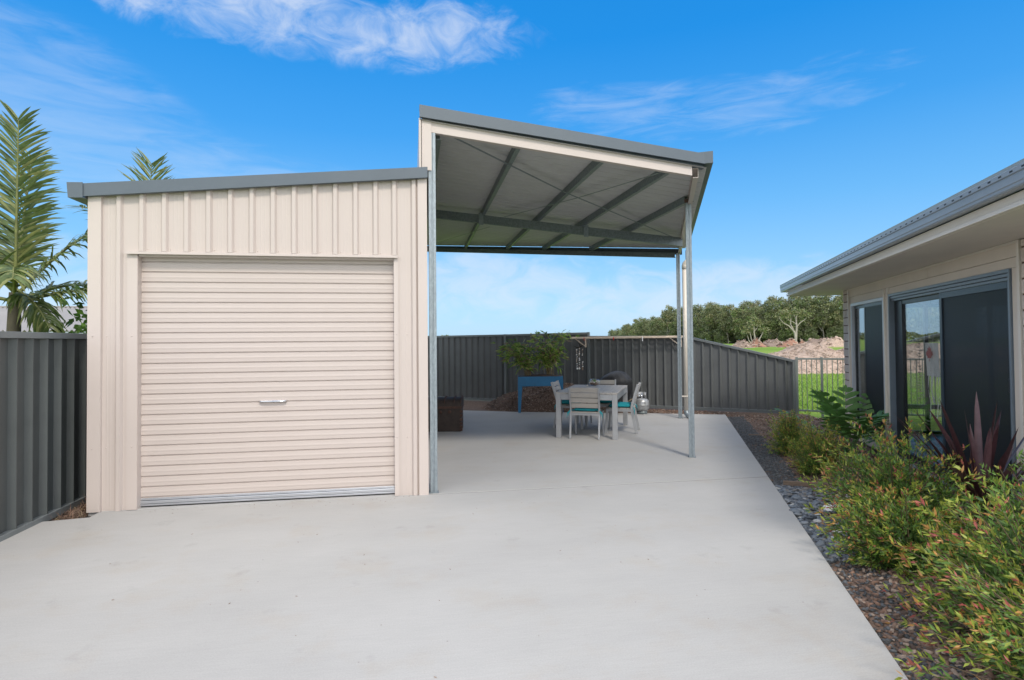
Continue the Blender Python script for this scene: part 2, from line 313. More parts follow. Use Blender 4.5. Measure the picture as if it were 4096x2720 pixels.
class MB:
    def __init__(s): s.v = []; s.f = []; s.mi = []; s.cur = 0; s.sm = []
    def add(s, vs, fs, smooth=False):
        b = len(s.v); s.v += [tuple(p) for p in vs]
        for f in fs: s.f.append(tuple(i + b for i in f)); s.mi.append(s.cur); s.sm.append(smooth)
        return s
    def box(s, a, b):
        x0, y0, z0 = (min(a[i], b[i]) for i in range(3)); x1, y1, z1 = (max(a[i], b[i]) for i in range(3))
        return s.add([(x0, y0, z0), (x1, y0, z0), (x1, y1, z0), (x0, y1, z0), (x0, y0, z1), (x1, y0, z1), (x1, y1, z1), (x0, y1, z1)],
                     [(0, 3, 2, 1), (4, 5, 6, 7), (0, 1, 5, 4), (1, 2, 6, 5), (2, 3, 7, 6), (3, 0, 4, 7)])
    def hexa(s, p): # 8 points: bottom 4 ccw, top 4 ccw
        return s.add(p, [(0, 3, 2, 1), (4, 5, 6, 7), (0, 1, 5, 4), (1, 2, 6, 5), (2, 3, 7, 6), (3, 0, 4, 7)])
    def bar(s, p, q, w, h, up=(0, 0, 1), w2=None, h2=None):
        p, q = Vector(p), Vector(q); d = (q - p).normalized(); u = Vector(up)
        if abs(d.dot(u)) > 0.98: u = Vector((0, 1, 0))
        x = d.cross(u).normalized(); y = x.cross(d).normalized()
        w2 = w if w2 is None else w2; h2 = h if h2 is None else h2
        A = [p + x * (sx * w / 2) + y * (sy * h / 2) for sx, sy in ((-1, -1), (1, -1), (1, 1), (-1, 1))]
        B = [q + x * (sx * w2 / 2) + y * (sy * h2 / 2) for sx, sy in ((-1, -1), (1, -1), (1, 1), (-1, 1))]
        return s.add(A + B, [(0, 1, 2, 3), (7, 6, 5, 4), (0, 4, 5, 1), (1, 5, 6, 2), (2, 6, 7, 3), (3, 7, 4, 0)])
    def tube(s, pts, r, n=8, caps=True, smooth=True):
        pts = [Vector(p) for p in pts]; rs = r if isinstance(r, (list, tuple)) else [r] * len(pts)
        vs = []; px = None
        for i, p in enumerate(pts):
            d = (pts[min(i + 1, len(pts) - 1)] - pts[max(i - 1, 0)]).normalized()
            if px is None:
                px = d.cross(Vector((0, 0, 1)) if abs(d.z) < 0.9 else Vector((0, 1, 0))).normalized()
            else: px = (px - d * px.dot(d)).normalized()
            y = d.cross(px)
            vs += [p + (px * math.cos(2 * math.pi * k / n) + y * math.sin(2 * math.pi * k / n)) * rs[i] for k in range(n)]
        fs = [(i * n + k, i * n + (k + 1) % n, (i + 1) * n + (k + 1) % n, (i + 1) * n + k) for i in range(len(pts) - 1) for k in range(n)]
        if caps: fs += [tuple(range(n - 1, -1, -1)), tuple(range((len(pts) - 1) * n, len(pts) * n))]
        return s.add(vs, fs, smooth)
    def lathe(s, prof, n=20, c=(0, 0, 0), fn=None, smooth=True):
        vs = []
        for r, z in prof:
            for k in range(n):
                a = 2 * math.pi * k / n; rr = r * (fn(a, z) if fn else 1)
                vs.append((c[0] + rr * math.cos(a), c[1] + rr * math.sin(a), c[2] + z))
        fs = [(i * n + k, i * n + (k + 1) % n, (i + 1) * n + (k + 1) % n, (i + 1) * n + k) for i in range(len(prof) - 1) for k in range(n)]
        return s.add(vs, fs, smooth)
    def prism(s, poly, z0, z1):   # poly ccw in xy; z0/z1 numbers or functions
        f0 = z0 if callable(z0) else (lambda x, y: z0); f1 = z1 if callable(z1) else (lambda x, y: z1)
        n = len(poly)
        vs = [(x, y, f0(x, y)) for x, y in poly] + [(x, y, f1(x, y)) for x, y in poly]
        return s.add(vs, [tuple(range(n - 1, -1, -1)), tuple(range(n, 2 * n))] + [(i, (i + 1) % n, n + (i + 1) % n, n + i) for i in range(n)])
    def strip(s, A, B):           # quads between two polylines
        n = len(A)
        return s.add(list(A) + list(B), [(i, i + 1, n + i + 1, n + i) for i in range(n - 1)])
    def mesh(s, name, mats):
        me = bpy.data.meshes.new(name); me.from_pydata(s.v, [], s.f)
        if not isinstance(mats, (list, tuple)): mats = [mats]
        for m in mats: me.materials.append(m)
        me.polygons.foreach_set('material_index', s.mi); me.polygons.foreach_set('use_smooth', s.sm)
        me.update(); return me
    def build(s, name, mats, parent=None, bevel=0.0, loc=None, rot=None):
        o = link(name, s.mesh(name, mats), parent, loc, rot)
        if bevel:
            b = o.modifiers.new('bevel', 'BEVEL'); b.width = bevel; b.segments = 2; b.limit_method = 'ANGLE'; b.angle_limit = R(40)
        return o
def struct(o, stuff=False): o['kind'] = 'stuff' if stuff else 'structure'; return o
def leaves(P, D, L, Wd, mi, rng, fold=0.25, droop=0.0, up=None):
    """diamond leaves with a folded midrib: P base points, D unit directions, L lengths, Wd widths"""
    n = len(P); P = np.asarray(P, float); D = np.asarray(D, float); L = np.asarray(L, float)[:, None]; Wd = np.asarray(Wd, float)[:, None]
    U = rng.normal(size=(n, 3)) if up is None else np.asarray(up, float) + rng.normal(size=(n, 3)) * 0.35
    X = np.cross(D, U); X /= np.linalg.norm(X, axis=1)[:, None] + 1e-9
    Z = np.cross(X, D)
    mid = P + D * L * 0.45; tip = P + D * L; tip[:, 2] -= droop * L[:, 0]
    V = np.stack([P, mid + X * Wd * .5 + Z * Wd * fold, tip, mid - X * Wd * .5 + Z * Wd * fold], 1).reshape(-1, 3)
    b = np.arange(n)[:, None] * 4
    T = np.concatenate([b + np.array([[0, 1, 2]]), b + np.array([[0, 2, 3]])], 1).reshape(-1, 3)
    return V, T, np.repeat(mi, 2)
# house frame: local x = v (to the right, into the house), local y = u (away along the wall)
TH = R(25.3); EU = Vector((math.sin(TH), math.cos(TH), 0)); EV = Vector((math.cos(TH), -math.sin(TH), 0))
def uv(u, v, z=0.0): return EU * u + EV * v + Vector((0, 0, z))

# ------------------------------------------------------------------ ground
def ground():
    rs = [0, 3, 8, 14, 20, 26, 32, 38, 46, 56, 68, 82, 100, 120, 145, 175, 220, 300, 500, 900, 1800, 4000]
    n = 72; V = [(0, 0, -0.10)]; F = []
    for r in rs[1:]:
        t = min(max((r - 38) / 110, 0), 1); z = -0.10 + 0.72 * t * t * (3 - 2 * t)
        V += [(r * math.sin(2 * math.pi * k / n), r * math.cos(2 * math.pi * k / n), z) for k in range(n)]
    for k in range(n): F.append((0, 1 + (k + 1) % n, 1 + k))
    for i in range(len(rs) - 2):
        a, b = 1 + i * n, 1 + (i + 1) * n
        for k in range(n): F.append((a + k, a + (k + 1) % n, b + (k + 1) % n, b + k))
    m = MB(); m.add(V, F, True); struct(m.build('ground', FIELD))
ground()
def on_edge(u, v=1.02): p = uv(u, v); return (p.x, p.y)
JY = 6.104
# driveway slab (front of the joint) and patio slab (behind it)
def edge_at_y(y, v=1.02): # point of the slab edge with this world Y
    u = (y + v * math.sin(TH)) / math.cos(TH); p = uv(u, v); return (p.x, p.y)
m = MB(); m.prism([(-3.38, -9), on_edge(-9.5), edge_at_y(JY - .008), (-2.93, JY - .008), (-2.93, 5.93), (-3.27, 5.875), (-3.375, 5.835)], -0.12, 0.0)
struct(m.build('driveway', CONC, bevel=0.006))
m = MB(); m.prism([(-3.03, JY + .008), edge_at_y(JY + .008), on_edge(13.02), (5.056, 11.921), (2.31, 12.86), (1.12, 13.48), (0.2, 14.3), (-3.03, 14.3)], -0.12, 0.0)
struct(m.build('patio', CONC, bevel=0.006))
m = MB(); a_, b_ = edge_at_y(JY - .008), edge_at_y(JY + .008); m.prism([(-.0, JY - .008), a_, b_, (-.0, JY + .008)], -.05, -.004); struct(m.build('joint_shade_strip', RUBBER))  # dark strip added in the groove, standing in for shade in the joint
# garden bed beside the house, rear bed in front of the fence, narrow strip by the left fence
m = MB(); 
def bedgrid(mb, us, vs, zf):
    V = [tuple(uv(u, v, zf(u, v))) for u in us for v in vs]; nv = len(vs)
    mb.add(V, [(i * nv + j, i * nv + j + 1, (i + 1) * nv + j + 1, (i + 1) * nv + j) for i in range(len(us) - 1) for j in range(nv - 1)], True)
rg = np.random.default_rng(3)
def bedz(u, v): return -0.035 + 0.022 * math.sin(u * 2.3 + v * 3) * math.sin(v * 4.1 - u) + 0.03 * min(1, max(0, (v - 1.2) / .5))
bedgrid(m, np.linspace(-6, 13.5, 110), np.linspace(1.0, 2.74, 12), bedz)
struct(m.build('garden_bed', MULCH))
m = MB()
m.prism([(-0.6, 13.4), (1.1, 13.3), (2.3, 12.7), (5.05, 11.8), (6.5, 11.2), (8.2, 11.0), (8.3, 11.25), (0.4, 17.1), (-0.6, 17.1)], -0.11, -0.045)
struct(m.build('rear_bed', MULCH))
m = MB(); m.prism([(-3.6, -9), (-3.3, -9), (-3.3, 5.7), (-2.7, 5.8), (-2.7, 15), (-3.6, 15)], -0.115, -0.04); struct(m.build('fence_strip', SOIL))

# ------------------------------------------------------------------ garden shed
shed = empty('garden_shed', (-1.45, 6.12, 0), 0, 'cream steel shed with a closed roller door and blue grey roof edge', 'shed')
SO = Vector((-1.45, 6.12, 0))
def shd(mb, name, mats, bevel=0, parent=shed):
    mb.v = [tuple(Vector(p) - SO) for p in mb.v]
    return mb.build(name, mats, parent, bevel)
FY = 6.12
def ztop(x): return 2.985 + (x + 3.03) * 0.0857 + 0.03
def ribprofile(x0, x1, centres, dep=0.028):
    pts = [(x0, 0)]
    for c in centres:
        pts += [(c - .034, 0), (c - .017, -dep), (c + .017, -dep), (c + .034, 0)]
    pts.append((x1, 0))
    out = [pts[0]]
    for a, b in zip(pts, pts[1:]):      # two faint flutes in each wide pan
        if b[0] - a[0] > .09 and a[1] == 0 and b[1] == 0:
            w = b[0] - a[0]
            for t in (.36, .64): out += [(a[0] + w * t - .007, 0), (a[0] + w * t, -.0012), (a[0] + w * t + .007, 0)]
        out.append(b)
    return out
def sheet(prof, z0, zt, th=0.003):
    mb = MB()
    mb.strip([(x, FY + y, z0) for x, y in prof], [(x, FY + y, zt(x)) for x, y in prof])
    mb.strip([(x, FY + y + th, zt(x)) for x, y in prof], [(x, FY + y + th, z0) for x, y in prof])
    mb.strip([(x, FY + y, z0) for x, y in prof], [(x, FY + y + th, z0) for x, y in prof])
    return mb
shd(sheet(ribprofile(-2.915, -2.66, [-2.77]), 0.0, ztop), 'wall_sheet', CREAM)
shd(sheet(ribprofile(-0.165, 0.06, [0.02]), 0.0, ztop), 'wall_sheet', CREAM)
shd(sheet(ribprofile(-2.66, -0.165, [-2.569 + .2 * k for k in range(12)] + [-.180]), 2.478, ztop), 'wall_sheet', CREAM)
mb = MB(); mb.prism([(-3.033, FY - .030), (-2.919, FY - .030), (-2.914, FY + .004), (-3.0285, FY + .004), (-3.0285, FY + .12), (-3.033, FY + .12)], 0, lambda x, y: ztop(x))
shd(mb, 'corner_flashing', CREAM2)
mb = MB(); mb.prism([(0.060, FY - .030), (0.155, FY - .030), (0.155, FY + .12), (0.1505, FY + .12), (0.1505, FY + .004), (0.055, FY + .004)], 0, lambda x, y: ztop(x))
shd(mb, 'corner_flashing', CREAM2)
# side and back walls
mb = MB(); mb.box((-3.025, FY + .125, 0), (-2.985, 13.9, 2.98)); mb.box((0.105, FY + .125, 0), (0.148, 13.9, 3.22)); mb.hexa([(-2.98, 13.85, 0), (0.10, 13.85, 0), (0.10, 13.9, 0), (-2.98, 13.9, 0), (-2.98, 13.85, 2.98), (.10, 13.85, 3.22), (.10, 13.9, 3.22), (-2.98, 13.9, 2.98)])
shd(mb, 'side_walls', CREAM)
# door jamb flashings, head flashing
for xa, xb in ((-2.70, -2.608), (-.187, -.142)):
    mb = MB()
    inner = xb if xa < -1 else xa; outer = xa if xa < -1 else xb
    mb.box((min(outer, inner), FY - .012, 0), (max(outer, inner), FY - .007, 2.455)); mb.box((inner - .002, FY - .007, 0), (inner + .002, FY + .10, 2.455))
    shd(mb, 'jamb_flashing', CREAM2)
mb = MB(); mb.prism([(-2.70, FY - .045), (-.145, FY - .045), (-.145, FY + .002), (-2.70, FY + .002)], 2.461, 2.473); mb.box((-2.70, FY - .045, 2.447), (-.145, FY - .042, 2.461)); mb.box((-2.60, FY + .0, 2.43), (-.19, FY + .14, 2.4605))
shd(mb, 'door_head', CREAM2)
# roller door
rd = link('roller_door', None, shed)
DY = FY + .075
def slatmesh():
    h = .0998; prof = [(0, .003), (.003, .013), (.010, .013), (.015, 0), (.044, -.0005), (.052, -.0022), (.062, -.0022), (.070, -.0005), (h - .002, 0), (h, .004)]
    mb = MB(); A = [(-2.606, y, z) for z, y in prof]; B = [(-.189, y, z) for z, y in prof]
    mb.strip(B, A); mb.strip([(x, y + .003, z) for x, y, z in A], [(x, y + .003, z) for x, y, z in B])
    return mb.mesh('slat', CREAM)
sm = slatmesh()
for k in range(24):
    z = .086 + k * .0998
    if z < 2.44: link('slat', sm, rd, (-SO.x, DY - SO.y, z))
mb = MB()
for z0, z1, y in ((.012, .030, -.016), (.034, .062, -.018), (.066, .086, -.008)): mb.box((-2.607, DY + y, z0), (-.188, DY + .015, z1))
shd(mb, 'bottom_rail', ALU, 0.003, rd)
mb = MB(); mb.box((-2.60, DY - .012, .001), (-.19, DY + .01, .011)); shd(mb, 'rubber_seal', RUBBER, 0, rd)
mb = MB(); mb.tube([(-1.515, DY - .01, .997), (-1.510, DY - .028, .997), (-1.49, DY - .034, .997), (-1.39, DY - .036, .997), (-1.29, DY - .034, .997), (-1.27, DY - .028, .997), (-1.265, DY - .01, .997)], .009, 8)
mb.box((-1.52, DY - .012, .988), (-1.26, DY - .004, 1.004)); shd(mb, 'handle', CHROME, 0, rd)
# barge flashing, gutter, roof
def bz(x, k): return (2.979 if k == 0 else 3.097) + (x + 3.073) * (0.094 if k == 0 else 0.0905)
mb = MB()
mb.hexa([(-3.06, FY - .075, bz(-3.06, 0)), (.163, FY - .075, bz(.163, 0)), (.163, FY - .070, bz(.163, 0)), (-3.06, FY - .070, bz(-3.06, 0)), (-3.06, FY - .075, bz(-3.06, 1)), (.163, FY - .075, bz(.163, 1)), (.163, FY - .070, bz(.163, 1)), (-3.06, FY - .070, bz(-3.06, 1))])
mb.hexa([(-3.06, FY - .075, bz(-3.06, 1)), (.163, FY - .075, bz(.163, 1)), (.163, FY + .10, bz(.163, 1)), (-3.06, FY + .10, bz(-3.06, 1)), (-3.06, FY - .075, bz(-3.06, 1) + .004), (.163, FY - .075, bz(.163, 1) + .004), (.163, FY + .10, bz(.163, 1) + .004), (-3.06, FY + .10, bz(-3.06, 1) + .004)])
mb.hexa([(-3.02, FY - .070, bz(-3.02, 0) - .001), (.155, FY - .070, bz(.155, 0) - .001), (.155, FY - .034, bz(.155, 0) - .001), (-3.02, FY - .034, bz(-3.02, 0) - .001), (-3.02, FY - .070, bz(-3.02, 0) + .003), (.155, FY - .070, bz(.155, 0) + .003), (.155, FY - .034, bz(.155, 0) + .003), (-3.02, FY - .034, bz(-3.02, 0) + .003)])
shd(mb, 'barge_flashing', BASALT)
mb = MB(); Y0, Y1 = FY - .082, 13.95
mb.box((-3.160, Y0, 2.962), (-3.045, Y1, 2.967)); mb.hexa([(-3.173, Y0, 2.962), (-3.168, Y0, 2.962), (-3.168, Y1, 2.962), (-3.173, Y1, 2.962), (-3.185, Y0, 3.10), (-3.18, Y0, 3.10), (-3.18, Y1, 3.10), (-3.185, Y1, 3.10)])
mb.box((-3.169, Y0, 2.962), (-3.160, Y1, 2.967)); mb.box((-3.045, Y0 + .02, 2.962), (-3.041, Y1, 3.09)); mb.box((-3.185, Y0, 3.096), (-3.16, Y1, 3.104))
mb.hexa([(-3.175, Y0 - .004, 2.962), (-3.05, Y0 - .004, 2.966), (-3.05, Y0, 2.966), (-3.175, Y0, 2.962), (-3.186, Y0 - .004, 3.106), (-3.05, Y0 - .004, 3.110), (-3.05, Y0, 3.110), (-3.186, Y0, 3.106)])
shd(mb, 'gutter', BASALT)
mb = MB(); mb.prism([(-3.06, FY - .06), (.16, FY - .06), (.16, 13.95), (-3.06, 13.95)], lambda x, y: bz(x, 1) - .05, lambda x, y: bz(x, 1) - .01); shd(mb, 'roof', BASALT)
# wall screws
mb = MB(); mb.add([(-.006, 0, -.006), (.006, 0, -.006), (.006, 0, .006), (-.006, 0, .006), (0, -.007, 0)], [(0, 1, 4), (1, 2, 4), (2, 3, 4), (3, 0, 4)]); scm = mb.mesh('screw_head', CREAM2)
def screws(pts, par):
    for p in pts: link('screw_head', scm, par, Vector(p) - SO)
screws([(x, y, z) for z in (.60, 1.66) for x, y in ((-2.985, FY - .032), (-2.88, FY), (-2.655, FY - .012), (-.162, FY - .012), (-.055, FY), (.055, FY))] +
       [(-2.52 + .2 * k, FY, 2.50) for k in range(12)], shed)

# ------------------------------------------------------------------ carport
cp = empty('carport', (3.0, 8.5, 0), 0, 'tall open carport with galvanised posts and steel purlins under a skewed roof', 'carport')
CO = Vector((3.0, 8.5, 0))
def cpb(mb, name, mats, bevel=0, parent=cp):
    mb.v = [tuple(Vector(p) - CO) for p in mb.v]
    return mb.build(name, mats, parent, bevel)
def p0(x, y): return 3.80 - .1164 * (x - .214) + .035 * (y - 6.12)
def ps(x, y): return p0(x, y) + .10
def eaveX(y): return 3.22 + .4424 * (y - 6.12)
RRc = (5.47, 11.14); RLc = (.10, 16.2)
def rearY(x): return RLc[1] + (x - RLc[0]) * (RRc[1] - RLc[1]) / (RRc[0] - RLc[0])
def rearX(y): return RLc[0] + (y - RLc[1]) * (RRc[0] - RLc[0]) / (RRc[1] - RLc[1])
# roof sheet, ribs run down the fall
mb = MB(); A = []; B = []
y = 6.11
ys = []
while y < 16.15:
    for dy, dz in ((0, 0), (.062, 0), (.066, .0015), (.07, 0), (.125, 0), (.129, .0015), (.133, 0), (.168, 0), (.176, .010), (.192, .010), (.2, 0)): ys.append((y + dy, dz))
    y += .2
for yy, dz in ys:
    if yy > 16.15: break
    xr = min(eaveX(yy) + .10, rearX(yy)); A.append((.09, yy, ps(.09, yy) + dz)); B.append((xr, yy, ps(xr, yy) + dz))
mb.strip(A, B); cpb(mb, 'roof_sheet', UNDER)
mb = MB(); mb.strip([(x, y_, z + .004) for x, y_, z in B], [(x, y_, z + .004) for x, y_, z in A]); cpb(mb, 'roof_top', BASALT)
# front barge flashing
def seg(mb, a, b, za0, za1, zb0, zb1, nrm, th):
    ax, ay = a; bx, by = b; nx, ny = nrm[0] * th, nrm[1] * th
    mb.hexa([(ax, ay, za0), (bx, by, zb0), (bx + nx, by + ny, zb0), (ax + nx, ay + ny, za0), (ax, ay, za1), (bx, by, zb1), (bx + nx, by + ny, zb1), (ax + nx, ay + ny, za1)])
mb = MB()
seg(mb, (.085, 6.10), (3.307, 6.10), 3.936, 4.060, 3.576, 3.688, (0, 1), .004)
mb.hexa([(.085, 6.10, 4.060), (3.307, 6.10, 3.688), (3.307, 6.28, 3.688), (.085, 6.28, 4.060), (.085, 6.10, 4.064), (3.307, 6.10, 3.692), (3.307, 6.28, 3.692), (.085, 6.28, 4.064)])
seg(mb, (.085, 6.104), (3.307, 6.104), 3.936, 3.941, 3.576, 3.581, (0, 1), .035)
cpb(mb, 'front_barge', BASALT)
# rear barge flashing
d = Vector((RRc[0] - RLc[0], RRc[1] - RLc[1], 0)).normalized(); nr = (d.y, -d.x)
mb = MB()
za, zb = ps(*RLc), ps(*RRc)
seg(mb, RLc, RRc, za - .135, za - .012, zb - .135, zb - .012, nr, .004)
seg(mb, (RLc[0] - nr[0] * .02, RLc[1] - nr[1] * .02), (RRc[0] - nr[0] * .02, RRc[1] - nr[1] * .02), za + .03, za + .036, zb + .03, zb + .036, nr, -.12)
cpb(mb, 'rear_barge', BASALT)
# side barge on the high side, upper side wall
mb = MB(); seg(mb, (.078, 6.12), (.078, 16.2), 3.20, 3.93, 3.55, 4.27, (1, 0), .022); cpb(mb, 'upper_wall', CREAM)
# front beam with its return leg
mb = MB()
seg(mb, (.111, 6.145), (3.155, 6.145), 3.802, 3.932, 3.449, 3.574, (0, 1), .06)
cpb(mb, 'front_beam', CREAM2, .003)
mb = MB(); seg(mb, (.111, 6.150), (3.30, 6.150), 3.90, 4.0, 3.535, 3.63, (0, 1), .05); cpb(mb, 'closure_strip', BASALT)
mb = MB(); mb.hexa([(.107, 6.135, 3.384), (.208, 6.135, 3.384), (.208, 6.14, 3.384), (.107, 6.14, 3.384), (.107, 6.135, 3.930), (.208, 6.135, 3.918), (.208, 6.14, 3.918), (.107, 6.14, 3.930)])
cpb(mb, 'corner_flashing', CREAM2)
# eave beam: cream C channel under the skewed edge
mb = MB()
ea, eb = (eaveX(6.15), 6.15), (eaveX(11.12), 11.12)
ed = Vector((eb[0] - ea[0], eb[1] - ea[1])).normalized(); en = (-ed.y, ed.x)   # towards the inside
def ez(p): return ps(*p)
for dz0, dz1, th, off in ((-.118, -.004, .004, 0.0), (-.118, -.113, .055, .004), (-.010, -.005, .055, .004)):
    a2 = (ea[0] + en[0] * off, ea[1] + en[1] * off); b2 = (eb[0] + en[0] * off, eb[1] + en[1] * off)
    seg(mb, a2, b2, ez(ea) + dz0, ez(ea) + dz1, ez(eb) + dz0, ez(eb) + dz1, en, th)
cpb(mb, 'eave_beam', CREAM2)
mb = MB()
go = .035; gw = .125
def gp(p, k): return (p[0] - en[0] * k, p[1] - en[1] * k)
ga, gb = (eaveX(6.13), 6.13), (eaveX(11.2), 11.2)
zA, zB = 3.582, 3.582 + (ez(gb) - ez(ga))
for k0, k1, d0, d1 in ((go, go + gw, 0, .005), (go + gw - .004, go + gw, .005, .13), (go, go + .004, .005, .115), (go + gw - .022, go + gw - .004, .126, .13)):
    seg(mb, gp(ga, k0), gp(gb, k0), zA + d0, zA + d1, zB + d0, zB + d1, (-en[0], -en[1]), k1 - k0)
seg(mb, gp((ga[0] - ed.x * .004, ga[1] - ed.y * .004), go - .09), gp((ga[0] - ed.x * .004, ga[1] - ed.y * .004), go + gw), zA, zA + .128, zA, zA + .134, (ed.x, ed.y), .004)
cpb(mb, 'gutter', BASALT)
# purlins
def cee(mb, a, b, h, w, zf, t=.004, side=1):
    """cold-formed channel from a to b, web + two flanges, top of section at zf"""
    a, b = Vector((*a, 0)), Vector((*b, 0)); dd = (b - a).normalized(); nn = Vector((-dd.y, dd.x, 0)) * side
    for o0, th, d0, d1 in ((0, t, -h, 0), (t, w, -h, -h + t), (t, w, -t, 0), (w, t, -h + t, -h + .018), (w, t, -.018, -t)):
        p, q = a + nn * o0, b + nn * o0
        seg(mb, (p.x, p.y), (q.x, q.y), zf(a.x, a.y) + d0, zf(a.x, a.y) + d1, zf(b.x, b.y) + d0, zf(b.x, b.y) + d1, (nn.x, nn.y), th)
for xa, xb, y0, dx in ((1.155, 1.36, 6.22, 0), (2.115, 2.30, 6.24, 0), (2.905, 3.06, 6.25, 0), (3.69, 3.95, 7.37, 0)):
    mb = MB(); cee(mb, (xa - .025, y0), (xb - .025, rearY(xb) - .03), .10, .05, lambda x, y: ps(x, y) - .003, side=-1); cpb(mb, 'purlin', GALVD)
mb = MB(); cee(mb, (.25, 6.22), (.29, 15.9), .15, .06, lambda x, y: ps(x, y) - .003, side=-1); cpb(mb, 'purlin', GALVD)
# rafter across the middle with cleats
mb = MB(); cee(mb, (.16, 10.32), (eaveX(9.62) - .03, 9.62), .15, .055, lambda x, y: p0(x, y) - .004); ra = cpb(mb, 'rafter', GALVD)
for x, yy in ((1.20, 10.142), (3.03, 9.858)):
    mb = MB(); zz = p0(x, yy); mb.bar((x, yy - .012, zz - .19), (x, yy - .012, zz + .02), .085, .008, (0, 1, 0)); o = cpb(mb, 'cleat', GALV, 0, ra); 
mb = MB(); cee(mb, (.16, rearY(.16) - .35), (RRc[0] - .15, rearY(RRc[0] - .15) - .12), .10, .05, lambda x, y: p0(x, y) - .01); cpb(mb, 'rafter', GALVD)
# bracing straps
for pts in (((.45, 6.20), (2.094, 7.757), (4.60, 9.69)), ((2.806, 6.27), (2.326, 7.953), (1.60, 10.05)), ((.45, 15.0), (1.493, 11.211))):
    mb = MB()
    for a, b in zip(pts, pts[1:]): mb.bar((*a, p0(*a) - .006), (*b, p0(*b) - .006), .032, .002)
    cpb(mb, 'brace_strap', GALVD)
# posts (square section with a shallow groove)
def post(x, y, z, w, rz, name='post'):
    mb = MB(); h = w / 2; g = .006
    prof = [(-h, -h), (-.008, -h), (-.006, -h + g), (.006, -h + g), (.008, -h), (h, -h), (h, h), (-h, h)]
    c, s = math.cos(rz), math.sin(rz)
    mb.prism([(x + a * c - b * s, y + a * s + b * c) for a, b in prof], 0.0, z)
    o = cpb(mb, name, GALV, .002)
    mb = MB(); 
    mb.prism([(x + a * c - b * s, y + a * s + b * c) for a, b in ((-h - .012, -h - .012), (h + .012, -h - .012), (h + .012, h + .012), (-h - .012, h + .012))], 0.0, .006)
    cpb(mb, 'foot_plate', GALVD, 0, cp)
    return o
post(.212, 6.185, 3.80, .075, 0)
post(3.70, 7.335, 3.462, .075, -TH)
post(5.325, 11.03, 3.34, .075, -TH)
mb = MB(); mb.bar((3.67, 7.29, 3.455), (3.74, 7.36, 3.475), .09, .05); cpb(mb, 'post_cap', CHESTR)
# downpipe
mb = MB(); mb.tube([(5.47, 11.05, .14), (5.47, 11.05, 3.06)], .046, 14); mb.tube([(5.47, 11.05, 3.02), (5.47, 11.05, 3.09), (5.48, 11.045, 3.13), (5.505, 11.03, 3.16), (5.53, 11.02, 3.18)], .052, 14); mb.tube([(5.52, 11.03, 3.16), (5.515, 11.02, 3.40)], .03, 12)
dp = cpb(mb, 'downpipe', PVC)
mb = MB(); mb.tube([(5.47, 11.05, .15), (5.47, 11.05, .09), (5.475, 11.0, .05), (5.48, 10.93, .045)], .05, 12); cpb(mb, 'pipe_shoe', GALV, 0, cp)
mb = MB(); mb.box((5.34, 11.0, .43), (5.53, 11.006, .455)); cpb(mb, 'pipe_clip', PVC, 0, cp)

# ------------------------------------------------------------------ fences
FA = Vector((.3, 17.0, 0)); FB = Vector((8.0, 11.25, 0)); FD = (FB - FA).normalized(); FN = Vector((FD.y, -FD.x, 0))   # FN faces the yard
def fp(s, off=0, z=0): return FA + FD * s + FN * off + Vector((0, 0, z))
def fence_bay(par, P, s0, s1, z0, t0, t1, pitch=.19, flip=1):
    """ribbed infill between s0 and s1; P(s, off, z) gives world points"""
    A = []; B = []; s = s0; dep = .046
    def top(q): return t0 + (t1 - t0) * (q - s0) / (s1 - s0)
    while s < s1 - .01:
        for ds, o in ((0, 0), (.122, 0), (.128, dep), (.136, dep), (.176, 0)) if flip > 0 else ((0, 0), (.037, dep), (.049, dep), (.058, 0), (.17, 0)):
            q = s + ds
            if q < s1: A.append(P(q, o, z0)); B.append(P(q, o, top(q)))
        s += pitch
    A.append(P(s1, 0, z0)); B.append(P(s1, 0, top(s1)))
    mb = MB(); mb.strip(A, B) if flip > 0 else mb.strip(A, B)
    return mb
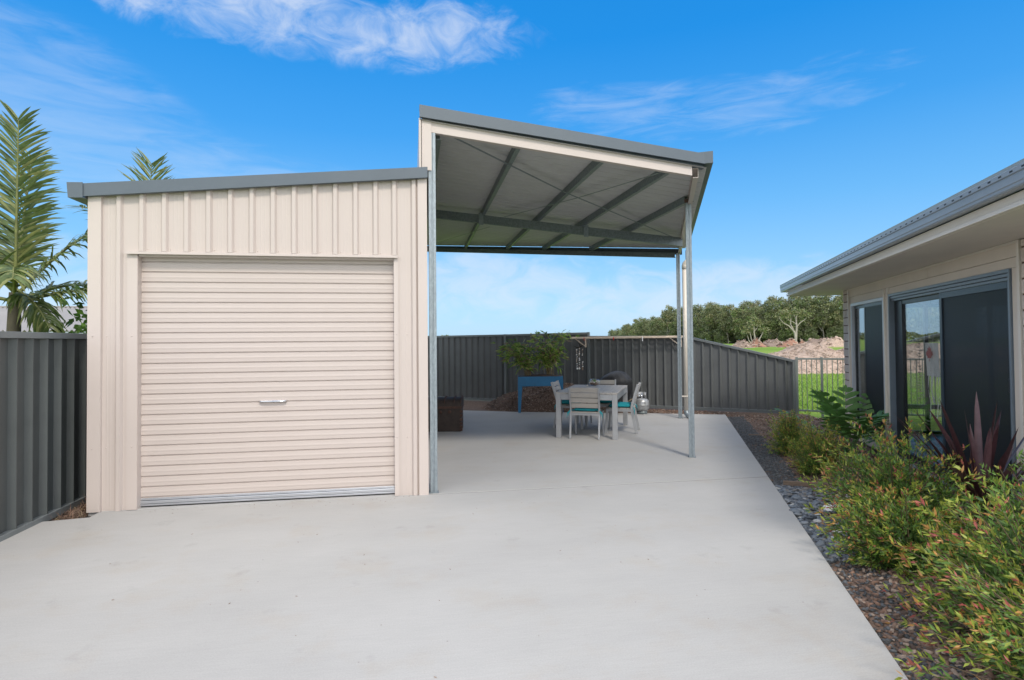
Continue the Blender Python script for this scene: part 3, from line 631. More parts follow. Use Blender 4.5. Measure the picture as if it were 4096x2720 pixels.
def fence_run(name, origin, label, P, posts, tops, z0=-.02, flip=1, pitch=.19, sm_=None):
    f = empty(name, origin, 0, label, 'fence'); o = Vector(origin)
    def fin(mb, nm, mt, bev=0):
        mb.v = [tuple(Vector(p) - o) for p in mb.v]; return mb.build(nm, mt, f, bev)
    for i in range(len(posts) - 1):
        a, b = posts[i], posts[i + 1]; t0, t1 = tops[i]
        fin(fence_bay(f, P, a + .03, b - .03, z0 + .06, t0 - .03, t1 - .03, pitch, flip), 'infill_sheet', sm_ or FENCE)
        mb = MB()
        A = [P(a, -.022, t0 - .055), P(a, .056, t0 - .055), P(a, .056, t0), P(a, -.022, t0)]
        Bq = [P(b, -.022, t1 - .055), P(b, .056, t1 - .055), P(b, .056, t1), P(b, -.022, t1)]
        mb.add(A + Bq, [(0, 1, 2, 3), (7, 6, 5, 4), (0, 4, 5, 1), (1, 5, 6, 2), (2, 6, 7, 3), (3, 7, 4, 0)]); fin(mb, 'top_rail', FENCEC, .003)
        mb = MB()
        A = [P(a, -.02, z0), P(a, .054, z0), P(a, .054, z0 + .062), P(a, -.02, z0 + .062)]; Bq = [P(b, -.02, z0), P(b, .054, z0), P(b, .054, z0 + .062), P(b, -.02, z0 + .062)]
        mb.add(A + Bq, [(0, 1, 2, 3), (7, 6, 5, 4), (0, 4, 5, 1), (1, 5, 6, 2), (2, 6, 7, 3), (3, 7, 4, 0)]); fin(mb, 'bottom_rail', FENCEC, .003)
    for i, a in enumerate(posts):
        h = max(tops[max(i - 1, 0)][1] if i else tops[0][0], tops[min(i, len(tops) - 1)][0] if i < len(tops) else tops[-1][1]) + .004
        mb = MB()
        pts = [P(a - .028, -.026, -.1), P(a + .028, -.026, -.1), P(a + .028, .061, -.1), P(a - .028, .061, -.1)]
        mb.hexa([Vector(q) for q in pts] + [Vector((q.x, q.y, h)) for q in pts]); fin(mb, 'fence_post', FENCEC, .003)
    return f
fence_run('boundary_fence', (4.2, 14.1, 0), 'dark grey ribbed steel fence across the back, stepping down and tapering at its right end', lambda s, o, z: fp(s, o, z),
          [-2.04, .33, 2.70, 5.04, 7.42, 9.65], [(1.75, 1.765), (1.765, 1.775), (1.775, 1.795), (1.705, 1.675), (1.675, 1.135)])
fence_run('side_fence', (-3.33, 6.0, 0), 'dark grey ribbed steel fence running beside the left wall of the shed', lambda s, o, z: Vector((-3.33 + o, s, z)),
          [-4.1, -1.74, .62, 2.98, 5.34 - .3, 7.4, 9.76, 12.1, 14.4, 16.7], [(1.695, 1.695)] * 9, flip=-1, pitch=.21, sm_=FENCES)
POOLF = mat('pale_grey_green_steel', (0.235, 0.265, 0.255), 0.42, 0.06, 3.0)
# tubular pool fence beyond the taper
pf = empty('pool_fence', (8.06, 11.2, 0), 0, 'low grey tubular bar fence between the ribbed fence end and the house', 'fence')
def pfb(mb, nm, mt, bev=0, par=pf):
    mb.v = [tuple(Vector(p) - Vector((8.06, 11.2, 0))) for p in mb.v]; return mb.build(nm, mt, par, bev)
pposts = [9.70, 10.17, 12.3, 14.4]
for s in pposts:
    mb = MB(); mb.bar(fp(s, 0, -.1), fp(s, 0, 1.185), .05, .05, FD); mb.bar(fp(s, 0, 1.185), fp(s, 0, 1.193), .056, .056, FD); pfb(mb, 'fence_post', POOLF, .003)
for z in (.06, 1.155):
    for a, b in zip(pposts, pposts[1:]):
        mb = MB(); mb.bar(fp(a + .026, 0, z), fp(b - .026, 0, z), .03, .036); pfb(mb, 'rail', POOLF, .002)
mb = MB(); mb.tube([(0, 0, 0), (0, 0, 1.06)], .0085, 6, False); barm = mb.mesh('bar', POOLF)
for a, b in zip(pposts, pposts[1:]):
    k = int((b - a) / .094) - 0; 
    for i in range(1, k):
        q = fp(a + (b - a) * i / k, 0, .078) - Vector((8.06, 11.2, 0)); link('bar', barm, pf, q)

# ------------------------------------------------------------------ house
hs = empty('house', (0, 0, 0), -TH, 'cream brick and clad house with wide eaves and glass sliding doors', 'house')
hs.location = uv(8.0, 3.0); HO = Vector((3.0, 8.0, 0))      # local origin (v, u)
def hb(mb, name, mats, bevel=0, parent=hs):
    mb.v = [tuple(Vector(p) - HO) for p in mb.v]
    return mb.build(name, mats, parent, bevel)
WV = 2.73
def hbox(name, m_, v0, v1, u0, u1, z0, z1, bevel=0, parent=hs):
    mb = MB(); mb.box((v0, u0, z0), (v1, u1, z1)); return hb(mb, name, m_, bevel, parent)
# cladding panels round the openings
hbox('cladding_panel', WALLC, WV, WV + .10, 5.70, 7.470, 2.240, 2.37)
hbox('cladding_panel', WALLC, WV, WV + .10, 7.476, 10.49, 2.240, 2.37)
hbox('cladding_panel', WALLC, WV + .002, WV + .10, 5.70, 8.686, 2.152, 2.236)
hbox('cladding_panel', WALLC, WV + .002, WV + .10, 8.862, 10.49, 2.135, 2.236)
hbox('cladding_panel', WALLC, WV + .002, WV + .10, 8.72, 8.832, .0, 2.236)
hbox('cladding_panel', WALLC, WV + .002, WV + .10, 10.372, 10.478, .0, 2.236)
hbox('cladding_panel', WALLC, WV + .002, WV + .10, 5.70, 5.800, .0, 2.150)
hbox('cladding_panel', WALLC, WV + .002, WV + .10, 8.864, 10.37, .0, .20)
for u0, u1, zt in ((8.688, 8.716, 2.238), (8.834, 8.860, 2.236), (10.480, 10.516, 2.368), (5.660, 5.698, 2.368)):
    hbox('cover_strip', TRIMC, WV - .016, WV + .05, u0, u1, 0.0, zt, .002)
hbox('cover_strip', TRIMC, WV - .012, WV + .001, 5.70, 10.478, 2.352, 2.369)
# window
wn = link('window', None, hs)
def ring(name, m_, v0, v1, u0, u1, z0, z1, w, parent, bevel=.002):
    mb = MB(); mb.box((v0, u0, z0), (v1, u0 + w, z1)); mb.box((v0, u1 - w, z0), (v1, u1, z1)); mb.box((v0, u0 + w, z0), (v1, u1 - w, z0 + w)); mb.box((v0, u0 + w, z1 - w), (v1, u1 - w, z1))
    return hb(mb, name, m_, bevel, parent)
ring('frame', PALEAL, WV - .012, WV + .09, 8.868, 10.365, .205, 2.130, .045, wn)
ring('sash', BLACKAL, WV + .03, WV + .06, 9.69, 10.315, .252, 2.083, .045, wn)
ring('sash', BLACKAL, WV + .0, WV + .028, 8.915, 9.735, .252, 2.083, .05, wn)
hbox('pane', GLASS, WV + .042, WV + .048, 9.735, 10.27, .297, 2.038, 0, wn)
hbox('pane', GLASS, WV + .012, WV + .018, 8.965, 9.685, .302, 2.033, 0, wn)
hbox('fly_screen', SCREEN, WV + .004, WV + .007, 8.965, 9.685, .302, 2.033, 0, wn)
hbox('mullion', GREYAL, WV + .019, WV + .03, 8.965, 9.685, 1.255, 1.285, 0, wn)
# sliding door
dr = link('sliding_door', None, hs)
mb = MB()
for z0, z1, v in ((2.118, 2.150, -.014), (2.086, 2.115, .002), (2.056, 2.083, .02)): mb.box((WV + v, 5.81, z0), (WV + .10, 8.68, z1))
mb.box((WV - .014, 8.655, .05), (WV + .10, 8.68, 2.118)); mb.box((WV - .014, 5.81, .05), (WV + .10, 5.838, 2.118)); mb.box((WV - .02, 5.81, .02), (WV + .10, 8.68, .05))
hb(mb, 'frame', GREYAL, .002, dr)
mb = MB(); mb.box((WV + .05, 8.40, .055), (WV + .095, 8.652, 2.05)); mb.box((WV + .055, 7.17, .055), (WV + .095, 7.245, 2.05)); mb.box((WV + .055, 7.245, .055), (WV + .095, 8.40, .15)); mb.box((WV + .055, 7.245, 2.0), (WV + .095, 8.40, 2.05))
hb(mb, 'sash', BLACKAL, .002, dr)
hbox('pane', GLASS, WV + .072, WV + .078, 7.245, 8.40, .15, 2.0, 0, dr)
mb = MB(); mb.box((WV + .012, 7.168, .055), (WV + .040, 7.222, 2.052)); mb.box((WV + .012, 5.842, .055), (WV + .040, 5.902, 2.052)); mb.box((WV + .012, 5.902, .055), (WV + .040, 7.168, .135)); mb.box((WV + .012, 5.902, 1.99), (WV + .040, 7.168, 2.052))
sc = hb(mb, 'screen_frame', mat('dark_screen_frame', (0.028, 0.045, 0.065), .35, .05), .002, dr)
hbox('fly_screen', SCREEN, WV + .024, WV + .028, 5.902, 7.168, .135, 1.99, 0, dr)
hbox('pane', GLASS, WV + .085, WV + .09, 5.90, 7.165, .10, 2.03, 0, dr)
mb = MB(); mb.box((WV - .004, 5.852, 1.10), (WV + .012, 5.890, 1.22)); hb(mb, 'handle', BLACKAL, .006, dr)
# bricks: far pier and the near wall
mb = MB(); mb.box((WV + .006, 10.518, 0), (WV + .10, 10.823, 2.368)); mb.box((WV + .10, 10.70, 0), (3.46, 10.823, 2.368)); pier = hb(mb, 'brick_pier', MORTAR)
def brickset(parent, u0, u1, zmax, v0):
    k = 0; z = .005; cache = {}
    while z < zmax - .02:
        h = min(.118, zmax - z)
        us = []; q = u1; first = True
        while q > u0 + .02:
            L = .145 if (first and k % 2) else .292
            a = max(u0, q - L)
            us.append((a + .008, q - .008)); q -= L + .0; first = False
        for a, b in us:
            if b - a < .03: continue
            key = (round(b - a, 3), round(h, 3), random.randrange(3))
            if key not in cache:
                bb = MB(); bb.box((-.045, 0, 0), (0.0, key[0], key[1] - .007))
                cache[key] = bb.mesh('brick', BRICKS[key[2]])
            link('brick', cache[key], parent, (v0 + .045 - HO.x + random.uniform(-.0015, .0015), a - HO.y, z))
        z += .128; k += 1
brickset(pier, 10.526, 10.828, 2.368, WV - .004)
hbox('brick_wall', MORTAR, WV + .004, WV + .10, 4.75, 5.655, 0, 2.368)
brickset([o for o in hs.children if o.name.startswith('brick_wall')][0], 4.75, 5.650, 2.368, WV - .008)
mb = MB(); mb.box((WV + .002, 3.95, 0), (WV + .10, 4.745, 2.368)); mb.box((WV + .10, 3.95, 0), (8.4, 4.05, 2.368)); hb(mb, 'near_wall', BRICKS[0])
# rooms: floor, ceiling, walls
hbox('room_floor', TILE, WV + .10, 7.0, 4.6, 10.70, -.10, .045)
hbox('room_ceiling', PLASTER, WV + .10, 7.0, 4.6, 10.70, 2.30, 2.36)
hbox('room_wall', PLASTER, 6.9, 7.0, 4.6, 10.70, .045, 2.30)
hbox('room_wall', PLASTER, WV + .10, 6.9, 4.6, 4.7, .045, 2.30)
hbox('room_wall', PLASTER, WV + .10, 3.46, 10.60, 10.695, .045, 2.30)
hbox('room_wall', PLASTER, 5.3, 6.9, 10.60, 10.75, .045, 2.36)
hbox('room_wall', PLASTER, 3.46, 5.3, 10.60, 10.75, 2.12, 2.36)
ew = link('window', None, hs)
mb = MB()
for a, b in ((3.462, 3.56), (3.835, 3.885), (4.7, 4.75), (5.25, 5.298)): mb.box((a, 10.64, .05), (b, 10.70, 2.115))
for a, b in ((3.56, 3.835), (3.885, 4.7), (4.75, 5.25)):
    for z0, z1 in ((.05, .10), (.445, .515), (2.06, 2.115)): mb.box((a, 10.645, z0), (b, 10.695, z1))
hb(mb, 'frame', BLACKAL, 0, ew)
hbox('pane', GLASS, 3.56, 5.25, 10.667, 10.672, .10, 2.06, 0, ew)
# eaves
mb = MB(); mb.prism([(2.075, 3.42), (WV + .10, 3.42), (WV + .10, 10.835), (7.2, 10.835), (7.2, 11.72), (2.075, 11.72)], 2.372, 2.384); hb(mb, 'soffit', SOFF)
mb = MB(); mb.box((2.052, 3.40, 2.366), (2.074, 11.742, 2.462)); mb.box((2.074, 11.721, 2.366), (7.2, 11.742, 2.462)); hb(mb, 'fascia', FASC)
mb = MB(); mb.box((2.028, 3.40, 2.368), (2.0515, 11.765, 2.380)); mb.box((2.036, 3.40, 2.380), (2.0515, 11.765, 2.400)); mb.box((2.028, 11.7425, 2.368), (7.2, 11.765, 2.398)); hb(mb, 'fascia_bead', TRIMC, .003)
# ogee gutter, extruded profile
prof = [(2.050, 2.470), (1.985, 2.462), (1.972, 2.462), (1.965, 2.470), (1.965, 2.486), (1.960, 2.492), (1.960, 2.540), (1.952, 2.546), (1.952, 2.574), (1.957, 2.580), (1.953, 2.600), (1.966, 2.606), (1.974, 2.600), (1.964, 2.592), (1.968, 2.48), (2.046, 2.486)]
ue = 12.0
mb = MB(); n = len(prof)
mb.add([(v, 3.30, z) for v, z in prof] + [(v, ue, z) for v, z in prof], [(i, (i + 1) % n, n + (i + 1) % n, n + i) for i in range(n)] + [tuple(range(n, 2 * n))])
gut = hb(mb, 'gutter', GUTT)
mb = MB(); mb.box((2.052, ue - .10, 2.463), (7.2, ue, 2.467)); mb.box((1.965, ue, 2.463), (7.2, ue + .004, 2.604)); hb(mb, 'gutter_return', GUTT)
mb = MB(); mb.box((-.0012, -.016, -.005), (.001, .016, .005)); sl = mb.mesh('overflow_slot', mat('slot_shadow', (0.02, 0.023, 0.027), .6, .1))
u = 3.5
while u < 11.9:
    link('overflow_slot', sl, gut, (1.9515 - HO.x, u - HO.y, 2.560)); u += .125
hbox('gutter_joint', GUTT, 1.9495, 1.9512, 8.10, 8.125, 2.546, 2.574, 0, gut)
# roof of the house
mb = MB()
rz = lambda v: 2.585 + (v - 1.99) * .36
mb.add([(1.99, 3.32, rz(1.99)), (1.99, 11.92, rz(1.99)), (6.3, 7.62, rz(6.3)), (10.6, 11.92, rz(1.99)), (10.6, 3.32, rz(1.99))], [(0, 2, 1), (1, 2, 3), (3, 2, 4), (4, 2, 0)])
hb(mb, 'roof', ROOFG)

# ------------------------------------------------------------------ outdoor table and chairs
def loc_build(par):
    def f(mb, nm, mt, bev=0.003, parent=None): return mb.build(nm, mt, parent or par, bev)
    return f
TR = R(-26.3)
tb = empty('outdoor_table', (3.135, 9.83, 0), TR, 'grey slatted outdoor dining table under the carport', 'table'); f = loc_build(tb)
TW, TL, THt = 1.0, 1.74, .74
for k in range(11):
    w = TW / 11; x = -TW / 2 + w * (k + .5)
    mb = MB(); mb.box((x - w / 2 + .003, -TL / 2, THt - .022), (x + w / 2 - .003, TL / 2, THt)); f(mb, 'plank', SLATM)
for sx in (-1, 1):
    for sy in (-1, 1):
        mb = MB(); cx, cy = sx * (TW / 2 - .043), sy * (TL / 2 - .043); mb.box((cx - .04, cy - .04, 0), (cx + .04, cy + .04, THt - .025)); f(mb, 'leg', FURN)
for sy in (-1, 1):
    mb = MB(); y = sy * (TL / 2 - .02); mb.box((-TW / 2 + .084, y - .015, THt - .118), (TW / 2 - .084, y + .015, THt - .025)); f(mb, 'apron', FURN)
for sx in (-1, 1):
    mb = MB(); x = sx * (TW / 2 - .02); mb.box((x - .015, -TL / 2 + .084, THt - .118), (x + .015, TL / 2 - .084, THt - .025)); f(mb, 'apron', FURN)
def chair(label):
    c = empty('outdoor_chair', (0, 0, 0), 0, label, 'chair', 'grey slatted chairs round the outdoor table'); f = loc_build(c)
    # side view (y back negative): back upright leans back, leg kicks back below the seat
    for sx in (-1, 1):
        x = sx * .232
        mb = MB()
        P = [(x, -.285, 0), (x, -.205, .40), (x, -.215, .50), (x, -.315, .835)]
        for a, b in zip(P, P[1:]): mb.bar(a, b, .026, .045, (0, 1, 0))
        f(mb, 'rear_leg', FURN)
        mb = MB(); mb.bar((x, .235, 0), (x, .205, .415), .026, .042, (0, 1, 0)); f(mb, 'front_leg', FURN)
        mb = MB(); mb.box((x - .012, -.19, .372), (x + .012, .20, .412)); f(mb, 'seat_rail', FURN)
    for y in (-.205, .205):
        mb = MB(); mb.box((-.218, y - .014, .372), (.218, y + .014, .412)); f(mb, 'seat_rail', FURN)
    for k in range(4):
        mb = MB(); y = -.175 + k * .117; mb.box((-.222, y - .055, .414), (.222, y + .055, .430)); f(mb, 'seat_slat', SLATM)
    for k in range(4):
        z0 = .492 + k * .0855; t = (z0 + .04 - .50) / .335; y = -.215 - .10 * t
        mb = MB(); up = Vector((0, -.10, .335)).normalized(); c0 = Vector((0, y + .004, z0 + .04)); nn = Vector((0, .335, .10)).normalized()
        P8 = [c0 + Vector((sx * .219, 0, 0)) + up * su * .0385 + nn * sn * .009 for su in (-1, 1) for sx, sn in ((-1, -1), (1, -1), (1, 1), (-1, 1))]
        mb.hexa(P8); f(mb, 'back_slat', SLATM)
    return c
def cushion(label):
    mb = MB(); n = 14; V = []; F = []
    for lay in (0, 1):
        for i in range(n + 1):
            for j in range(n + 1):
                a, b = i / n * 2 - 1, j / n * 2 - 1
                e = (1 - abs(a) ** 4) * (1 - abs(b) ** 4)
                tuft = 1 - .35 * math.exp(-((abs(a) - .38) ** 2 + (abs(b) - .38) ** 2) / .02)
                z = .026 + (.046 * e ** .5 * tuft if lay else -.024 * e ** .3)
                V.append((a * .205 * (1 - .05 * b * b), b * .20 * (1 - .05 * a * a), z))
    m2 = (n + 1) ** 2
    for i in range(n):
        for j in range(n):
            q = i * (n + 1) + j; F.append((m2 + q, m2 + q + n + 1, m2 + q + n + 2, m2 + q + 1)); F.append((q, q + 1, q + n + 2, q + n + 1))
    mb.add(V, F, True)
    c = mb.build('seat_cushion', TEAL); tag(c, label, 'cushion', 'turquoise seat cushions')
    for sx in (-1, 1):
        t = MB()
        for k in range(2):
            t.tube([(sx * .19, -.18, .02), (sx * .235, -.225, .022 + .01 * k), (sx * (.26 + .02 * k), -.25, -.02), (sx * (.262 + .03 * k), -.255, -.07 - .03 * k)], [.007, .006, .008, .003], 5)
        t.build('tie', TEAL, c)
    return c
ch0 = chair('grey slatted chair at the near end of the table with its back to the viewer')
cu0 = cushion('turquoise cushion on the chair at the near end of the table')
def copy_tree(o, par=None):
    c = o.copy(); COL.objects.link(c)
    if par: c.parent = par
    for k in list(o.children): copy_tree(k, c)
    return c
T = Matrix.Rotation(TR, 4, 'Z'); TO = Vector((3.135, 9.83, 0))
def place(lx, ly, rz, cl, kl, first=False, tilt=0):
    p = TO + (T @ Vector((lx, ly, 0)))
    a = ch0 if first else copy_tree(ch0); a.location = p; a.rotation_euler = (0, 0, TR + rz); a['label'] = cl
    b = cu0 if first else copy_tree(cu0); b.location = p + Vector((0, 0, .431)); b.rotation_euler = (0, 0, TR + rz); b['label'] = kl
place(-.02, -.64, 0, ch0['label'], cu0['label'], True)
place(.46, .03, R(90), 'grey slatted chair tucked under the table on the side nearest the gas bottle', 'turquoise cushion on the chair nearest the gas bottle')
place(-.47, .36, R(-90), 'grey slatted chair on the side of the table nearest the brown chest', 'turquoise cushion on the chair nearest the brown chest')
place(.03, .66, R(180), 'grey slatted chair at the far end of the table, facing the viewer', 'turquoise cushion on the chair at the far end of the table')
# glass bowl with bark and shells
bo = empty('glass_bowl', (3.33, 10.40, .74), 0, 'round clear glass bowl of brown bark on the table', 'bowl')
pr = [(.0, .004), (.062, .004), (.095, .03), (.112, .065), (.104, .10), (.078, .128)]
mb = MB(); mb.lathe(pr + [(.074, .127), (.099, .099), (.107, .065), (.09, .033), (.06, .010), (0, .010)], 28); mb.build('glass', BOWLG, bo)
rg = np.random.default_rng(5)
for k in range(60):
    a, r = rg.uniform(0, 6.28), rg.uniform(0, .082) ; z = rg.uniform(.018, .062)
    mb = MB(); s_ = rg.uniform(.012, .022); mb.bar((r * math.cos(a) - s_, r * math.sin(a), z), (r * math.cos(a) + s_, r * math.sin(a) + rg.uniform(-.01, .01), z + rg.uniform(-.006, .006)), s_, s_ * .7)
    mb.build('bark_piece', [CHIP[3], CHESTR, TIMB][k % 3], bo)
for a, r, z, s_ in ((.4, .05, .055, .014), (2.1, .06, .06, .012), (4.0, .03, .06, .016), (3.3, .155, .012, .016), (3.0, .13, .012, .014)):
    mb = MB(); mb.lathe([(0, -s_ * .6), (s_ * .8, -s_ * .4), (s_, 0), (s_ * .6, s_ * .5), (0, s_ * .7)], 8, (r * math.cos(a), r * math.sin(a), z)); mb.build('shell', SHELL, bo)
rg = np.random.default_rng(6); P = np.tile([[0.01, 0, .05]], (14, 1)); D = rg.normal(size=(14, 3)) * .5 + [0, 0, 1]; D /= np.linalg.norm(D, axis=1)[:, None]
V, Tt, mi = leaves(P, D, rg.uniform(.05, .10, 14), np.full(14, .014), np.zeros(14, int), rg); link('sprig', np_mesh('sprig', V, Tt, L_MD, mi), bo)

# ------------------------------------------------------------------ blue planter and bamboo
PR = R(-10)
pl = empty('planter_trough', (2.82, 12.78, 0), PR, 'tall blue steel planter trough on legs near the bark heap', 'planter'); f = loc_build(pl)
PW, PD = 1.0, .40
mb = MB()
for a, b in (((-PW / 2, -PD / 2, .585), (PW / 2, -PD / 2 + .006, .80)), ((-PW / 2, PD / 2 - .006, .585), (PW / 2, PD / 2, .80)), ((-PW / 2, -PD / 2 + .006, .585), (-PW / 2 + .006, PD / 2 - .006, .80)), ((PW / 2 - .006, -PD / 2 + .006, .585), (PW / 2, PD / 2 - .006, .80)), ((-PW / 2 + .006, -PD / 2 + .006, .59), (PW / 2 - .006, PD / 2 - .006, .598))): mb.box(a, b)
f(mb, 'trough', BLUE, .002)
for sx in (-1, 1):
    for sy in (-1, 1):
        mb = MB(); x, y = sx * PW / 2, sy * PD / 2
        w0, w1 = .095, .055
        for t in (0, 1):
            if t == 0: mb.hexa([(x, y, 0), (x - sx * w1, y, 0), (x - sx * w1, y - sy * .006, 0), (x, y - sy * .006, 0), (x, y, .584), (x - sx * w0, y, .584), (x - sx * w0, y - sy * .006, .584), (x, y - sy * .006, .584)])
            else: mb.hexa([(x, y - sy * .0065, 0), (x, y - sy * w1, 0), (x - sx * .006, y - sy * w1, 0), (x - sx * .006, y - sy * .0065, 0), (x, y - sy * .0065, .584), (x, y - sy * w0, .584), (x - sx * .006, y - sy * w0, .584), (x - sx * .006, y - sy * .0065, .584)])
        f(mb, 'leg', BLUE, 0)
mb = MB(); V = []; F = []; n = 20
rg = np.random.default_rng(8)
for i in range(n + 1):
    for j in range(9): V.append((-PW / 2 + .008 + (PW - .016) * i / n, -PD / 2 + .008 + (PD - .016) * j / 8, .79 + .055 * math.sin(math.pi * i / n) * math.sin(math.pi * j / 8) + rg.uniform(-.012, .012)))
for i in range(n):
    for j in range(8): q = i * 9 + j; F.append((q, q + 9, q + 10, q + 1))
mb.add(V, F); f(mb, 'soil', CHIP[1], 0)
def bamboo(name, loc, label, seed, n_cane, hmax, leanx, nleaf):
    rg = np.random.default_rng(seed)
    b = empty(name, loc, 0, label, 'bamboo', 'clumps of dwarf bamboo in the blue planter')
    mb = MB(); P = []; D = []; L = []
    for k in range(n_cane):
        h = hmax * rg.uniform(.45, 1.0); a = rg.uniform(0, 6.28); ln = rg.uniform(.05, .62) * h
        bx, by = rg.normal(0, .05), rg.normal(0, .035)
        tx, ty = bx + math.cos(a) * ln * .8 + leanx * h * rg.uniform(.2, 1), by + math.sin(a) * ln * .45
        pts = [Vector((bx + (tx - bx) * t ** 1.4, by + (ty - by) * t ** 1.4, h * (t - .12 * t * t))) for t in np.linspace(0, 1, 7)]
        mb.tube(pts, [.0055 * (1 - .6 * t) for t in np.linspace(0, 1, 7)], 5, False)
        for q in range(nleaf):
            t = rg.uniform(.28, 1.0) ** .75; i = min(int(t * 6), 5); fr = t * 6 - i
            p = pts[i].lerp(pts[i + 1], fr); ang = rg.uniform(0, 6.28); tw = rg.uniform(.02, .20)
            dd = Vector((math.cos(ang), math.sin(ang), rg.uniform(-.25, .7)))
            p2 = p + dd.normalized() * tw
            for w in range(3):
                d3 = dd + Vector(rg.normal(0, .45, 3)); P.append(p2); D.append(d3.normalized()); L.append(rg.uniform(.10, .20))
    mb.build('cane', BAMST, b)
    P = np.array(P); D = np.array(D); L = np.array(L); D[:, 2] -= .15; D /= np.linalg.norm(D, axis=1)[:, None]
    mi = rg.choice([0, 0, 0, 1, 1, 2, 3], len(P))
    V, Tt, m2 = leaves(P, D, L, L * .23, mi, rg, .12, .12); link('foliage', np_mesh('bamboo_leaves', V, Tt, [L_BAM, L_MD, L_BAMY, L_DRY], m2), b)
bamboo('bamboo_plant', (2.55, 12.80, .80), 'spreading bamboo clump leaning out over the end of the planter', 21, 24, .92, -.75, 9)
bamboo('bamboo_plant', (3.02, 12.74, .80), 'taller upright bamboo clump in the blue planter', 22, 28, 1.16, .04, 9)

# ------------------------------------------------------------------ bark heap, covered barbecue, gas bottle, chest
def heap(name, cx, cy, rx, ry, h, rz, mats, label, seed, amp=.12, nx=46, ny=30, kind=None, cat=None, base=-.06, chips=0, csize=.03, group=None):
    rg = np.random.default_rng(seed); ph = rg.uniform(0, 6.28, 12)
    def hf(x, y):
        r = math.sqrt(x * x + y * y)
        if r >= 1: return 0
        b = (1 - r * r) ** 1.15
        return b * (1 + amp * (math.sin(5 * x + ph[0]) * math.cos(4 * y + ph[1]) + .6 * math.sin(11 * x + 7 * y + ph[2]) + .4 * math.sin(19 * y - 13 * x + ph[3])))
    V = []; F = []
    for i in range(nx + 1):
        for j in range(ny + 1):
            x, y = i / nx * 2 - 1, j / ny * 2 - 1
            V.append((x * rx, y * ry, h * hf(x, y) + rg.uniform(-1, 1) * h * .018 + base))
    for i in range(nx):
        for j in range(ny):
            x, y = (i + .5) / nx * 2 - 1, (j + .5) / ny * 2 - 1
            if x * x + y * y < 1.03: q = i * (ny + 1) + j; F.append((q, q + ny + 1, q + ny + 2, q + 1))
    mb = MB(); mb.add(V, F, True); o = mb.build(name, mats[0], None, 0, (cx, cy, 0), (0, 0, rz))
    tag(o, label, cat, group, kind)
    if chips:
        P = []; 
        for k in range(chips):
            a, r = rg.uniform(0, 6.28), math.sqrt(rg.uniform(0, .96)); x, y = r * math.cos(a), r * math.sin(a); P.append((x * rx, y * ry, h * hf(x, y) + base + csize * .15))
        co = scatter_chips(P, csize, rg, 'bark_chips', mats[1:]); co.parent = o; co['kind'] = 'stuff'
    return o
def scatter_chips(P, size, rg, name, mats, flat=.35, aspect=2.6):
    n = len(P); P = np.array(P, float)
    s = size * rg.uniform(.45, 1.3, n)
    a = rg.uniform(0, 6.28, n); t = rg.normal(0, .35, n)
    X = np.stack([np.cos(a) * np.cos(t), np.sin(a) * np.cos(t), np.sin(t)], 1); Y = np.stack([-np.sin(a), np.cos(a), np.zeros(n)], 1); Z = np.cross(X, Y)
    hx, hy, hz = (s * .5)[:, None], (s * .5 / aspect)[:, None], (s * .5 * flat / 1.4)[:, None]
    V = np.stack([P + X * hx * i + Y * hy * j + Z * hz * k for k in (-1, 1) for i, j in ((-1, -.6), (.8, -1), (1, .7), (-.7, 1))], 1).reshape(-1, 3)
    b = np.arange(n)[:, None] * 8
    Q = [(4, 5, 6), (4, 6, 7), (0, 1, 5), (0, 5, 4), (1, 2, 6), (1, 6, 5), (2, 3, 7), (2, 7, 6), (3, 0, 4), (3, 4, 7)]
    Tt = np.concatenate([b + np.array([q]) for q in Q], 1).reshape(-1, 3)
    mi = np.repeat(rg.integers(0, len(mats), n), len(Q))
    return link(name, np_mesh(name, V, Tt, mats, mi))
heap('bark_heap', 3.25, 13.55, 1.75, .75, .60, R(-24), [MULCH, CHIP[0], CHIP[1], CHIP[2], CHIP[3]], 'heap of brown bark chips against the back fence behind the blue planter', 31, .10, chips=3600, csize=.042, cat='bark heap')
bq = empty('covered_barbecue', (4.38, 12.17, 0), R(-12), 'barbecue under a black cloth cover beside the gas bottle', 'barbecue'); f = loc_build(bq)
rg = np.random.default_rng(41)
def foldf(a, z): return 1 + .08 * math.sin(5 * a + 3 * z) * (1.0 - z) + .06 * math.sin(9 * a + 1.3 + 5 * z) * (1 - z) + .03 * math.sin(14 * a + 11 * z) + .03 * math.sin(3 * a + 16 * z)
prof = [(.235, .22), (.262, .30), (.29, .42), (.315, .54), (.335, .64), (.338, .70), (.31, .76), (.25, .82), (.19, .862), (.11, .895), (.04, .91), (0, .912)]
mb = MB(); mb.lathe(prof, 48, fn=foldf); mb.v = [(x * 1.06, y * .72, z + .02 * math.sin(9 * x + 5 * y)) for x, y, z in mb.v]; f(mb, 'cover', BAGBLK, 0)
for x, y in ((-.2, -.12), (.2, -.12), (-.2, .12), (.2, .12)):
    mb = MB(); mb.tube([(x, y, .02), (x * .85, y * .8, .34)], .016, 8); f(mb, 'leg', RUBBER, 0)
mb = MB(); mb.tube([(.1, -.16, .22), (.22, -.22, .14), (.30, -.26, .045)], [.012, .014, .012], 8); mb.tube([(.29, -.255, .05), (.315, -.27, .02)], .03, 8); f(mb, 'side_handle', RUBBER, 0)
gb = empty('gas_bottle', (4.865, 11.90, 0), 0, 'silver gas bottle with a hose standing at the back edge of the patio', 'gas bottle'); f = loc_build(gb)
mb = MB(); mb.lathe([(0, .055), (.07, .055), (.115, .068), (.146, .10), (.156, .14), (.156, .188), (.1575, .19), (.1575, .194), (.156, .196), (.156, .245), (.148, .282), (.118, .318), (.07, .336), (0, .34)], 32); f(mb, 'tank', GASM, 0)
